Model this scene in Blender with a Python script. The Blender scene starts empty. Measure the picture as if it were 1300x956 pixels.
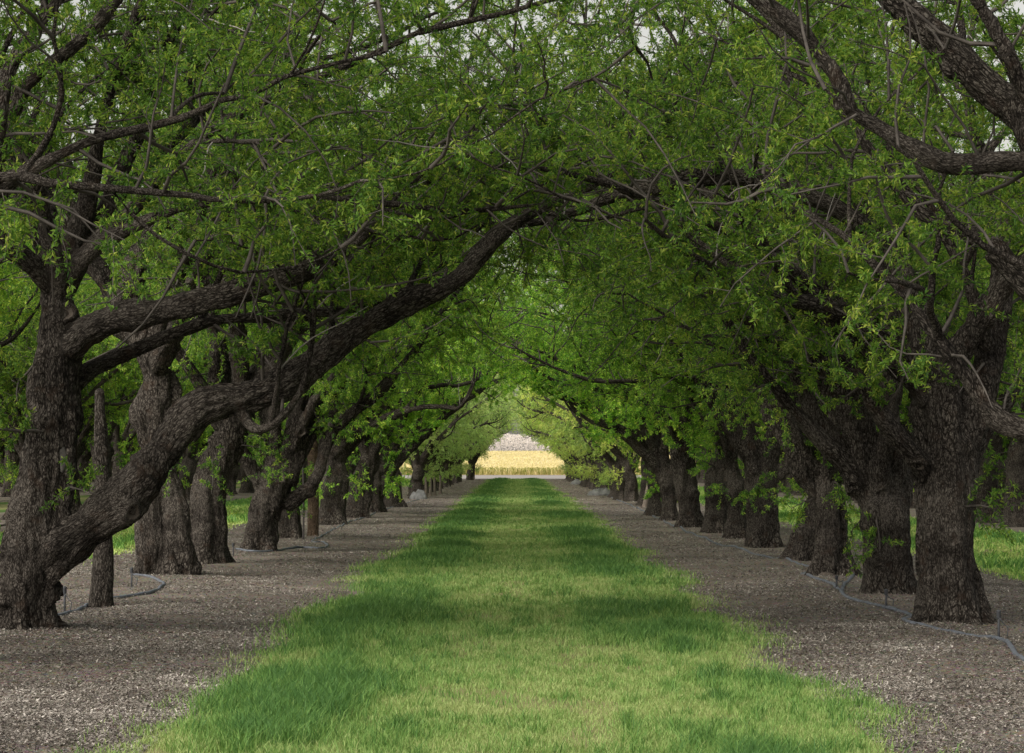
import bpy, math, random
import numpy as np
from mathutils import Vector, Matrix
from mathutils.bvhtree import BVHTree

random.seed(7)
rng = np.random.default_rng(11)
sc = bpy.context.scene
COL = sc.collection
PI = math.pi

# ------------------------------------------------------------------ camera
FPX, W0, H0 = 3700.0, 1300.0, 956.0
CAM_H = 1.5
PITCH = math.atan(106 / FPX)
YAW = math.atan(5 / FPX)
cam_d = bpy.data.cameras.new('camera')
cam = bpy.data.objects.new('camera', cam_d)
COL.objects.link(cam)
cam_d.sensor_width = 36.0
cam_d.lens = FPX * 36.0 / W0
cam_d.clip_end = 6000
cam.location = (0, 0, CAM_H)
cam.rotation_euler = (PI / 2 + PITCH, 0, YAW)
sc.camera = cam
CM = cam.rotation_euler.to_matrix()


def ray(px, py):
    return CM @ Vector(((px - W0 / 2) / FPX, -(py - H0 / 2) / FPX, -1.0))


def at(px, py, Y):
    """point of the place that stands at depth Y"""
    d = ray(px, py)
    k = Y / d.y
    return np.array((d.x * k, Y, CAM_H + d.z * k))


def ground(px, py, relief=None):
    d = ray(px, py)
    k = -CAM_H / d.z
    return np.array((d.x * k, d.y * k, 0.0))


# ------------------------------------------------------------------ helpers
def tag(o, label=None, cat=None, group=None, kind=None):
    if label: o['label'] = label
    if cat: o['category'] = cat
    if group: o['group'] = group
    if kind: o['kind'] = kind
    return o


def empty(name, loc=(0, 0, 0)):
    o = bpy.data.objects.new(name, None)
    o.empty_display_size = 0.3
    COL.objects.link(o)
    o.location = loc
    return o


def mesh_from(name, verts, faces, mat, smooth=True, attrs=None):
    """faces: list of (n,k) int arrays"""
    me = bpy.data.meshes.new(name)
    verts = np.ascontiguousarray(verts, dtype=np.float32)
    me.vertices.add(len(verts))
    me.vertices.foreach_set('co', verts.ravel())
    if not isinstance(faces, (list, tuple)): faces = [faces]
    faces = [np.asarray(f, dtype=np.int32) for f in faces if len(f)]
    loops = np.concatenate([f.ravel() for f in faces])
    tot = np.concatenate([np.full(len(f), f.shape[1], dtype=np.int32) for f in faces])
    start = np.concatenate(([0], np.cumsum(tot)[:-1])).astype(np.int32)
    me.loops.add(len(loops))
    me.loops.foreach_set('vertex_index', loops)
    me.polygons.add(len(tot))
    me.polygons.foreach_set('loop_start', start)
    me.polygons.foreach_set('loop_total', tot)
    me.polygons.foreach_set('use_smooth', np.full(len(tot), smooth, dtype=bool))
    if attrs:
        for an, (typ, dom, data) in attrs.items():
            a = me.attributes.new(an, typ, dom)
            a.data.foreach_set('vector' if typ == 'FLOAT_VECTOR' else 'value',
                               np.ascontiguousarray(data, dtype=np.float32).ravel())
    me.update()
    if mat: me.materials.append(mat)
    return me


def obj(name, me, parent=None):
    o = bpy.data.objects.new(name, me)
    COL.objects.link(o)
    if parent: o.parent = parent
    return o


def hash3(i, j, k, seed):
    n = (i.astype(np.int64) * 374761393 + j.astype(np.int64) * 668265263
         + k.astype(np.int64) * 2147483647 + seed * 1274126177) & 0xffffffff
    n = ((n ^ (n >> 13)) * 1274126177) & 0xffffffff
    n = ((n ^ (n >> 16)) * 2246822519) & 0xffffffff
    return ((n ^ (n >> 15)) & 0xffffff) / float(0xffffff)


def vnoise(p, seed=0):
    p = np.asarray(p, dtype=np.float64)
    f = np.floor(p)
    t = p - f
    t = t * t * (3 - 2 * t)
    f = f.astype(np.int64)
    r = 0
    for a in (0, 1):
        wa = t[:, 0] if a else 1 - t[:, 0]
        for b in (0, 1):
            wb = t[:, 1] if b else 1 - t[:, 1]
            for c in (0, 1):
                wc = t[:, 2] if c else 1 - t[:, 2]
                r = r + wa * wb * wc * hash3(f[:, 0] + a, f[:, 1] + b, f[:, 2] + c, seed)
    return r


def fbm(p, seed=0, octv=3):
    s, a, tot = 0, 1.0, 0
    p = np.asarray(p, dtype=np.float64)
    for o in range(octv):
        s = s + a * vnoise(p * (2 ** o), seed + o * 17)
        tot += a
        a *= 0.5
    return s / tot


def norm(v):
    return v / np.maximum(np.linalg.norm(v, axis=-1, keepdims=True), 1e-9)


# ------------------------------------------------------------------ materials
def mat_new(name):
    m = bpy.data.materials.new(name)
    m.use_nodes = True
    nt = m.node_tree
    for n in list(nt.nodes): nt.nodes.remove(n)
    out = nt.nodes.new('ShaderNodeOutputMaterial')
    return m, nt, out


def N(nt, typ, **kw):
    n = nt.nodes.new(typ)
    for k, v in kw.items():
        if k.startswith('i_'):
            n.inputs[k[2:].replace('_', ' ')].default_value = v
        else:
            setattr(n, k, v)
    return n


def ramp(nt, fac, stops):
    n = nt.nodes.new('ShaderNodeValToRGB')
    cr = n.color_ramp
    while len(cr.elements) < len(stops): cr.elements.new(0.5)
    for e, (p, c) in zip(cr.elements, stops):
        e.position = p
        e.color = (*c, 1)
    nt.links.new(fac, n.inputs['Fac'])
    return n.outputs['Color']


def mixc(nt, fac, a, b, blend='MIX'):
    n = nt.nodes.new('ShaderNodeMix')
    n.data_type = 'RGBA'
    n.blend_type = blend
    if isinstance(fac, float): n.inputs[0].default_value = fac
    else: nt.links.new(fac, n.inputs[0])
    for v, i in ((a, 6), (b, 7)):
        if isinstance(v, tuple): n.inputs[i].default_value = (*v, 1)
        else: nt.links.new(v, n.inputs[i])
    return n.outputs[2]


def noise_out(nt, vec, scale, detail=4, rough=0.55):
    n = N(nt, 'ShaderNodeTexNoise')
    n.inputs['Scale'].default_value = scale
    n.inputs['Detail'].default_value = detail
    n.inputs['Roughness'].default_value = rough
    if vec is not None: nt.links.new(vec, n.inputs['Vector'])
    return n.outputs['Fac']


def bark_material(name, dark, mid, light, lichen, bump=0.9, sc_=1.0):
    m, nt, out = mat_new(name)
    at_ = N(nt, 'ShaderNodeAttribute', attribute_name='bark')
    tc = N(nt, 'ShaderNodeTexCoord')
    v = at_.outputs['Vector']
    f1 = noise_out(nt, v, 55 * sc_, 8, 0.72)
    vor = N(nt, 'ShaderNodeTexVoronoi', feature='DISTANCE_TO_EDGE')
    vor.inputs['Scale'].default_value = 75 * sc_
    wv = N(nt, 'ShaderNodeVectorMath', operation='MULTIPLY_ADD')
    nz = N(nt, 'ShaderNodeTexNoise')
    nz.inputs['Scale'].default_value = 16
    nt.links.new(v, nz.inputs['Vector'])
    nt.links.new(nz.outputs['Color'], wv.inputs[0])
    wv.inputs[1].default_value = (0.06, 0.06, 0.06)
    nt.links.new(v, wv.inputs[2])
    nt.links.new(wv.outputs[0], vor.inputs['Vector'])
    edge = N(nt, 'ShaderNodeMath', operation='MULTIPLY', use_clamp=True)
    nt.links.new(vor.outputs['Distance'], edge.inputs[0])
    edge.inputs[1].default_value = 4.0
    h = N(nt, 'ShaderNodeMath', operation='MULTIPLY_ADD')
    nt.links.new(f1, h.inputs[0])
    h.inputs[1].default_value = 1.25
    e2 = N(nt, 'ShaderNodeMath', operation='MULTIPLY')
    nt.links.new(edge.outputs[0], e2.inputs[0])
    e2.inputs[1].default_value = 0.28
    nt.links.new(e2.outputs[0], h.inputs[2])
    v2 = N(nt, 'ShaderNodeTexVoronoi', feature='DISTANCE_TO_EDGE')
    v2.inputs['Scale'].default_value = 27 * sc_
    nt.links.new(wv.outputs[0], v2.inputs['Vector'])
    pl = N(nt, 'ShaderNodeMapRange', interpolation_type='SMOOTHSTEP')
    pl.inputs['From Max'].default_value = 0.2
    nt.links.new(v2.outputs['Distance'], pl.inputs['Value'])
    pm = N(nt, 'ShaderNodeMapRange')
    nt.links.new(noise_out(nt, tc.outputs['Object'], 1.3, 3), pm.inputs['Value'])
    pm.inputs['From Min'].default_value = 0.38; pm.inputs['From Max'].default_value = 0.6
    pm.inputs['To Min'].default_value = 0.02; pm.inputs['To Max'].default_value = 0.3
    hp = N(nt, 'ShaderNodeMath', operation='MULTIPLY_ADD')
    inv = N(nt, 'ShaderNodeMath', operation='SUBTRACT')
    nt.links.new(pl.outputs[0], inv.inputs[0]); inv.inputs[1].default_value = 1.0
    nt.links.new(inv.outputs[0], hp.inputs[0]); nt.links.new(pm.outputs[0], hp.inputs[1])
    nt.links.new(h.outputs[0], hp.inputs[2])
    h0, h = h, hp
    col = ramp(nt, h.outputs[0], [(0.38, dark), (0.66, mid), (0.95, light)])
    big = noise_out(nt, tc.outputs['Object'], 1.9, 6, 0.65)
    bigr = ramp(nt, big, [(0.33, (0.42, 0.4, 0.39)), (0.68, (1.15, 1.12, 1.08))])
    col = mixc(nt, 1.0, col, bigr, 'MULTIPLY')
    li = noise_out(nt, tc.outputs['Object'], 40, 5, 0.7)
    lir = ramp(nt, li, [(0.63, (0, 0, 0)), (0.72, (0.6, 0.6, 0.6))])
    col = mixc(nt, lir, col, lichen)
    wn = noise_out(nt, tc.outputs['Object'], 5.5, 3)
    wr = ramp(nt, wn, [(0.58, (0, 0, 0)), (0.72, (0.5, 0.5, 0.5))])
    col = mixc(nt, wr, col, (mid[0] * 1.25, mid[1] * 0.92, mid[2] * 0.72))
    b = N(nt, 'ShaderNodeBump')
    b.inputs['Strength'].default_value = bump
    b.inputs['Distance'].default_value = 0.035
    nt.links.new(h.outputs[0], b.inputs['Height'])
    p = N(nt, 'ShaderNodeBsdfPrincipled')
    p.inputs['Roughness'].default_value = 0.92
    p.inputs['Specular IOR Level'].default_value = 0.15
    nt.links.new(col, p.inputs['Base Color'])
    nt.links.new(b.outputs[0], p.inputs['Normal'])
    nt.links.new(p.outputs[0], out.inputs[0])
    return m


M_BARK = bark_material('bark', (0.01, 0.0085, 0.0075), (0.048, 0.042, 0.038), (0.2, 0.187, 0.174), (0.19, 0.19, 0.17))
M_BARK_PALE = bark_material('smooth_bark', (0.05, 0.042, 0.034), (0.15, 0.125, 0.1), (0.26, 0.23, 0.2), (0.3, 0.29, 0.26), 0.4)
M_POST = bark_material('post_wood', (0.03, 0.022, 0.017), (0.13, 0.095, 0.07), (0.25, 0.195, 0.15), (0.2, 0.18, 0.15), 0.7)


def simple(name, col, rough=0.8, noise=0.25, scale=20, spec=0.3, metal=0.0, stretch=None):
    m, nt, out = mat_new(name)
    tc = N(nt, 'ShaderNodeTexCoord')
    vec = tc.outputs['Object']
    if stretch:
        mp = N(nt, 'ShaderNodeMapping')
        mp.inputs['Scale'].default_value = stretch
        nt.links.new(vec, mp.inputs['Vector'])
        vec = mp.outputs[0]
    f = noise_out(nt, vec, scale, 5)
    c = ramp(nt, f, [(0.3, tuple(x * (1 - noise) for x in col)), (0.7, tuple(min(1, x * (1 + noise)) for x in col))])
    p = N(nt, 'ShaderNodeBsdfPrincipled')
    p.inputs['Roughness'].default_value = rough
    p.inputs['Specular IOR Level'].default_value = spec
    p.inputs['Metallic'].default_value = metal
    nt.links.new(c, p.inputs['Base Color'])
    nt.links.new(p.outputs[0], out.inputs[0])
    return m


M_TWIG = simple('twig_bark', (0.07, 0.063, 0.058), 0.9, 0.5, 9)
M_SHOOT = simple('pale_shoot_bark', (0.24, 0.225, 0.22), 0.85, 0.25, 6)
M_CUT = simple('cut_wood', (0.085, 0.072, 0.062), 0.9, 0.5, 30)
M_HEART = simple('dark_cut_heart', (0.035, 0.028, 0.023), 0.95, 0.4, 40)
M_DEAD = simple('bleached_wood', (0.1, 0.095, 0.09), 0.9, 0.5, 25)
M_HOSE = simple('weathered_hose', (0.115, 0.13, 0.16), 0.65, 0.3, 14)
M_STAKE = simple('grey_plastic', (0.06, 0.065, 0.075), 0.6, 0.3, 30)
M_STEEL = simple('dull_steel', (0.05, 0.045, 0.045), 0.6, 0.4, 20)
M_SACK = simple('grey_sheeting', (0.15, 0.155, 0.16), 0.8, 0.35, 5)
M_PALEPOST = simple('pale_stake_wood', (0.17, 0.145, 0.125), 0.9, 0.25, 8)


def leaf_material(name, stops, transl=0.45, tcol=(1.3, 1.25, 0.6)):
    m, nt, out = mat_new(name)
    a = N(nt, 'ShaderNodeAttribute', attribute_name='tint')
    oi = N(nt, 'ShaderNodeObjectInfo')
    tc = N(nt, 'ShaderNodeTexCoord')
    big = noise_out(nt, tc.outputs['Object'], 0.9, 3)
    add = N(nt, 'ShaderNodeMath', operation='MULTIPLY_ADD')
    nt.links.new(big, add.inputs[0])
    add.inputs[1].default_value = 0.9
    add.inputs[2].default_value = -0.45
    s = N(nt, 'ShaderNodeMath', operation='ADD', use_clamp=True)
    nt.links.new(add.outputs[0], s.inputs[0])
    nt.links.new(a.outputs['Fac'], s.inputs[1])
    c = ramp(nt, s.outputs[0], stops)
    c = mixc(nt, 1.0, c, oi.outputs['Color'], 'MULTIPLY')
    p = N(nt, 'ShaderNodeBsdfPrincipled')
    p.inputs['Roughness'].default_value = 0.5
    p.inputs['Specular IOR Level'].default_value = 0.22
    nt.links.new(c, p.inputs['Base Color'])
    t = N(nt, 'ShaderNodeBsdfTranslucent')
    c2 = mixc(nt, 1.0, c, tcol, 'MULTIPLY')
    nt.links.new(c2, t.inputs['Color'])
    ms = N(nt, 'ShaderNodeMixShader')
    ms.inputs[0].default_value = transl
    nt.links.new(p.outputs[0], ms.inputs[1])
    nt.links.new(t.outputs[0], ms.inputs[2])
    nt.links.new(ms.outputs[0], out.inputs[0])
    return m


M_LEAF = leaf_material('leaf', [(0.0, (0.033, 0.09, 0.02)), (0.35, (0.085, 0.19, 0.033)), (0.7, (0.185, 0.325, 0.05)), (1.0, (0.34, 0.42, 0.085))], 0.5, (1.2, 1.25, 0.7))
M_LEAF_HAZE = leaf_material('hazed_leaf', [(0.0, (0.24, 0.36, 0.11)), (0.45, (0.38, 0.54, 0.17)), (0.8, (0.52, 0.66, 0.24)), (1.0, (0.62, 0.7, 0.3))], 0.5, (1.1, 1.1, 0.8))  # pale ramp for far crowns: haze glow put into the leaf colour
M_GRASS = leaf_material('grass_blade', [(0.0, (0.06, 0.15, 0.04)), (0.35, (0.13, 0.26, 0.06)), (0.65, (0.22, 0.345, 0.1)), (1.0, (0.34, 0.41, 0.165))], 0.25, (1.1, 1.1, 0.8))
M_CROP = leaf_material('mustard_plant', [(0.0, (0.16, 0.2, 0.05)), (0.3, (0.3, 0.3, 0.08)), (0.55, (0.6, 0.53, 0.26)), (1.0, (0.74, 0.66, 0.4))], 0.3, (1, 1, 0.8))
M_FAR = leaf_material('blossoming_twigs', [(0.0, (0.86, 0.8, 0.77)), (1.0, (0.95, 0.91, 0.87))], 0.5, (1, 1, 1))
M_LITTER = leaf_material('litter', [(0.0, (0.07, 0.062, 0.055)), (0.4, (0.17, 0.153, 0.137)), (0.75, (0.31, 0.287, 0.265)), (1.0, (0.52, 0.49, 0.46))], 0.05, (1, 1, 1))


def mulch_material():
    m, nt, out = mat_new('mulch_soil')
    tc = N(nt, 'ShaderNodeTexCoord')
    v = tc.outputs['Object']
    n1 = noise_out(nt, v, 38, 6, 0.75)
    vo = N(nt, 'ShaderNodeTexVoronoi')
    vo.inputs['Scale'].default_value = 42
    nt.links.new(v, vo.inputs['Vector'])
    c1 = ramp(nt, n1, [(0.3, (0.08, 0.074, 0.067)), (0.55, (0.22, 0.203, 0.186)), (0.75, (0.38, 0.36, 0.335))])
    c2 = mixc(nt, 0.45, c1, vo.outputs['Color'], 'SOFT_LIGHT')
    n2 = noise_out(nt, v, 0.55, 4)
    c3 = mixc(nt, 1.0, c2, ramp(nt, n2, [(0.3, (0.6, 0.57, 0.54)), (0.7, (1.25, 1.2, 1.14))]), 'MULTIPLY')
    n3 = noise_out(nt, v, 1.7, 5, 0.6)
    c4 = mixc(nt, ramp(nt, n3, [(0.56, (0, 0, 0)), (0.68, (0.7, 0.7, 0.7))]), c3, (0.18, 0.158, 0.136))
    b = N(nt, 'ShaderNodeBump')
    b.inputs['Strength'].default_value = 0.8
    b.inputs['Distance'].default_value = 0.03
    nt.links.new(n1, b.inputs['Height'])
    p = N(nt, 'ShaderNodeBsdfPrincipled')
    p.inputs['Roughness'].default_value = 0.95
    p.inputs['Specular IOR Level'].default_value = 0.15
    nt.links.new(c4, p.inputs['Base Color'])
    nt.links.new(b.outputs[0], p.inputs['Normal'])
    nt.links.new(p.outputs[0], out.inputs[0])
    return m


M_MULCH = mulch_material()


def turf_material():
    m, nt, out = mat_new('turf_soil')
    tc = N(nt, 'ShaderNodeTexCoord')
    a = N(nt, 'ShaderNodeAttribute', attribute_name='lush')
    n1 = noise_out(nt, tc.outputs['Object'], 30, 6, 0.7)
    f = N(nt, 'ShaderNodeMath', operation='MULTIPLY_ADD', use_clamp=True)
    nt.links.new(n1, f.inputs[0])
    f.inputs[1].default_value = 0.5
    nt.links.new(a.outputs['Fac'], f.inputs[2])
    c = ramp(nt, f.outputs[0], [(0.1, (0.24, 0.22, 0.115)), (0.5, (0.14, 0.18, 0.06)), (0.95, (0.05, 0.11, 0.026))])
    p = N(nt, 'ShaderNodeBsdfPrincipled')
    p.inputs['Roughness'].default_value = 0.95
    p.inputs['Specular IOR Level'].default_value = 0.1
    nt.links.new(c, p.inputs['Base Color'])
    nt.links.new(p.outputs[0], out.inputs[0])
    return m


M_TURF = turf_material()
M_ROAD = simple('pale_gravel', (0.3, 0.285, 0.275), 0.95, 0.25, 3)


# ------------------------------------------------------------------ tree growing
def tube_closed(P, R, sides=14):
    """closed tube with rounded caps, for the remesher"""
    P = np.asarray(P, float)
    n = len(P)
    T = norm(np.gradient(P, axis=0))
    a = np.array((0.3, 0.9, 0.1)) if abs(T[0][2]) > 0.7 else np.array((0, 0, 1.0))
    verts = []
    U = np.cross(T[0], a); U /= np.linalg.norm(U)
    ang = np.linspace(0, 2 * PI, sides, endpoint=False)
    for i in range(n):
        U = U - T[i] * np.dot(U, T[i]); U /= np.linalg.norm(U)
        V = np.cross(T[i], U)
        verts.append(P[i] + R[i] * (np.cos(ang)[:, None] * U + np.sin(ang)[:, None] * V))
    verts = np.concatenate(verts)
    i = np.arange(n - 1)[:, None] * sides
    j = np.arange(sides)[None]
    jn = (j + 1) % sides
    q = np.stack([i + j, i + jn, i + sides + jn, i + sides + j], -1).reshape(-1, 4)
    c0, c1 = len(verts), len(verts) + 1
    verts = np.concatenate([verts, [P[0] - T[0] * R[0] * 0.5], [P[-1] + T[-1] * R[-1] * 0.5]])
    j = np.arange(sides); jn = (j + 1) % sides
    t0 = np.stack([np.full(sides, c0), jn, j], -1)
    b = (n - 1) * sides
    t1 = np.stack([np.full(sides, c1), b + j, b + jn], -1)
    return verts, q, np.concatenate([t0, t1])


def tubes_open(P, R, sides=4):
    """P (B,K,3) R (B,K): many thin tubes at once"""
    B, K, _ = P.shape
    T = norm(np.gradient(P, axis=1))
    ref = norm(rng.normal(size=(B, 1, 3)))
    U = norm(np.cross(T, ref)); V = np.cross(T, U)
    ang = np.linspace(0, 2 * PI, sides, endpoint=False)
    v = P[:, :, None] + R[:, :, None, None] * (np.cos(ang)[None, None, :, None] * U[:, :, None] + np.sin(ang)[None, None, :, None] * V[:, :, None])
    v = v.reshape(-1, 3)
    b = np.arange(B)[:, None, None] * K * sides
    k = np.arange(K - 1)[None, :, None] * sides
    j = np.arange(sides)[None, None]
    jn = (j + 1) % sides
    q = np.stack([b + k + j, b + k + jn, b + k + sides + jn, b + k + sides + j], -1).reshape(-1, 4)
    return v, q


def smooth_path(P, R, step=0.12):
    """Catmull-Rom through the points"""
    P = np.asarray(P, float); R = np.asarray(R, float)
    if len(P) < 2: return P, R
    Q = np.concatenate([[2 * P[0] - P[1]], P, [2 * P[-1] - P[-2]]])
    S = np.concatenate([[R[0]], R, [R[-1]]])
    op, orr = [], []
    for i in range(1, len(Q) - 2):
        m = max(2, int(np.linalg.norm(Q[i + 1] - Q[i]) / step))
        t = np.linspace(0, 1, m, endpoint=False)[:, None]
        p0, p1, p2, p3 = Q[i - 1], Q[i], Q[i + 1], Q[i + 2]
        op.append(0.5 * (2 * p1 + (p2 - p0) * t + (2 * p0 - 5 * p1 + 4 * p2 - p3) * t ** 2 + (3 * p1 - p0 - 3 * p2 + p3) * t ** 3))
        tt = t[:, 0]; tt = tt * tt * (3 - 2 * tt)
        orr.append(S[i] * (1 - tt) + S[i + 1] * tt)
    op.append(Q[-2][None]); orr.append([S[-2]])
    return np.concatenate(op), np.concatenate(orr)


def wander(p0, d0, length, n, up, jit, g, zmin=None):
    P = [np.array(p0, float)]
    d = np.array(d0, float); d /= np.linalg.norm(d)
    for i in range(n):
        d = d + g.normal(size=3) * jit + np.array((0, 0, up))
        if zmin is not None:
            gap = (P[-1] + d * 0.5)[2] - zmin(P[-1][None])[0] - 0.35
            if gap < 0.5: d = d + np.array((0, 0, min(0.5, (0.5 - gap) * 0.5)))
        d /= np.linalg.norm(d)
        P.append(P[-1] + d * length / n)
    return np.array(P)


def sample_along(P, spacing, g, start=0.0):
    """points, tangents, fraction along a polyline"""
    seg = np.linalg.norm(np.diff(P, axis=0), axis=1)
    L = np.concatenate([[0], np.cumsum(seg)])
    n = max(1, int(L[-1] * (1 - start) / spacing))
    s = L[-1] * (start + (1 - start) * (np.arange(n) + g.random(n)) / n)
    idx = np.clip(np.searchsorted(L, s) - 1, 0, len(seg) - 1)
    f = ((s - L[idx]) / np.maximum(seg[idx], 1e-9))[:, None]
    return P[idx] * (1 - f) + P[idx + 1] * f, norm(np.diff(P, axis=0))[idx], s / L[-1]


def sprout(pos, tan, L, K, g, ahead=0.5, up=0.25, jit=0.22, droop=0.0):
    """grow one branch from each position; returns (B,K,3)"""
    B = len(pos)
    r = g.normal(size=(B, 3))
    r = norm(r - tan * np.sum(r * tan, 1, keepdims=True))
    d = norm(ahead * tan + r + np.array((0, 0, up)))
    P = [pos]
    for k in range(K - 1):
        d = norm(d + g.normal(size=(B, 3)) * jit + np.array((0, 0, -droop)))
        P.append(P[-1] + d * (L / (K - 1))[:, None])
    return np.stack(P, 1)


def seg_sample(P, n, g, start=0.1):
    """n random points on each of B polylines (B,K,3) -> (B*n)"""
    B, K, _ = P.shape
    s = (start + (1 - start) * (np.arange(n)[None] + g.random((B, n))) / n) * (K - 1)
    i = np.clip(s.astype(int), 0, K - 2)
    f = (s - i)[..., None]
    b = np.arange(B)[:, None]
    p = P[b, i] * (1 - f) + P[b, i + 1] * f
    t = norm(P[b, i + 1] - P[b, i])
    return p.reshape(-1, 3), t.reshape(-1, 3)


def leaf_mesh(name, pos, tan, per, size, g, mat):
    n = len(pos)
    p = np.repeat(pos, per, 0) + g.normal(size=(n * per, 3)) * 0.012
    t = np.repeat(tan, per, 0)
    m = len(p)
    r = norm(g.normal(size=(m, 3)))
    d = norm(r + 0.55 * t + np.array((0, 0, 0.12)))
    d[:, 2] -= 0.12
    d = norm(d)
    nrm = norm(np.cross(d, norm(g.normal(size=(m, 3)) * 0.8 + np.array((0.0, 0.0, 0.0)))))
    # leaves tend to face the sky
    side = norm(np.cross(d, norm(np.array((0, 0, 1.0)) + g.normal(size=(m, 3)) * 0.7)))
    nrm = np.cross(side, d)
    L = size * (0.45 + 0.85 * g.random(m))[:, None]
    w = L * (0.125 + 0.055 * g.random(m))[:, None]
    mid = p + d * L * 0.48 + nrm * L * 0.04
    bend = -nrm * L * 0.1 * g.random(m)[:, None]
    v = np.stack([p, mid + side * w, p + d * L + bend, mid - side * w], 1).reshape(-1, 3)
    f = np.arange(m * 4).reshape(-1, 4)
    tuft = np.repeat(g.random(n), per)
    tint = np.clip(0.48 + (tuft - 0.5) * 0.55 + g.normal(size=m) * 0.17, 0, 1)
    tint[g.random(m) < 0.05] = 1.0  # scattered leaves coloured bright yellow, painting in warm glints
    return mesh_from(name, v, f, mat, False, {'tint': ('FLOAT', 'FACE', tint)})


def remesh(verts, quads, tris, voxel):
    me = mesh_from('tmp', verts, [quads, tris], None)
    o = bpy.data.objects.new('tmp', me)
    COL.objects.link(o)
    md = o.modifiers.new('r', 'REMESH')
    md.mode = 'VOXEL'; md.voxel_size = voxel
    dg = bpy.context.evaluated_depsgraph_get()
    m2 = bpy.data.meshes.new_from_object(o.evaluated_get(dg))
    nv = len(m2.vertices)
    v = np.empty(nv * 3, np.float32); m2.vertices.foreach_get('co', v); v = v.reshape(-1, 3).astype(float)
    li = np.empty(len(m2.loops), np.int32); m2.loops.foreach_get('vertex_index', li)
    f = li.reshape(-1, 4)
    bpy.data.objects.remove(o); bpy.data.meshes.remove(me); bpy.data.meshes.remove(m2)
    return v, f


def smooth_verts(v, f, it, lam=0.5):
    e = np.concatenate([f[:, [0, 1]], f[:, [1, 2]], f[:, [2, 3]], f[:, [3, 0]]])
    deg = np.bincount(e[:, 0], minlength=len(v)) + np.bincount(e[:, 1], minlength=len(v))
    for _ in range(it):
        s = np.zeros_like(v)
        for c in range(3):
            s[:, c] = np.bincount(e[:, 0], v[e[:, 1], c], len(v)) + np.bincount(e[:, 1], v[e[:, 0], c], len(v))
        v = v + lam * (s / np.maximum(deg, 1)[:, None] - v)
    return v


def vnormals(v, f):
    n = np.cross(v[f[:, 2]] - v[f[:, 0]], v[f[:, 3]] - v[f[:, 1]])
    out = np.zeros_like(v)
    for k in range(4):
        for c in range(3):
            out[:, c] += np.bincount(f[:, k], n[:, c], len(v))
    return norm(out)


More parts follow.
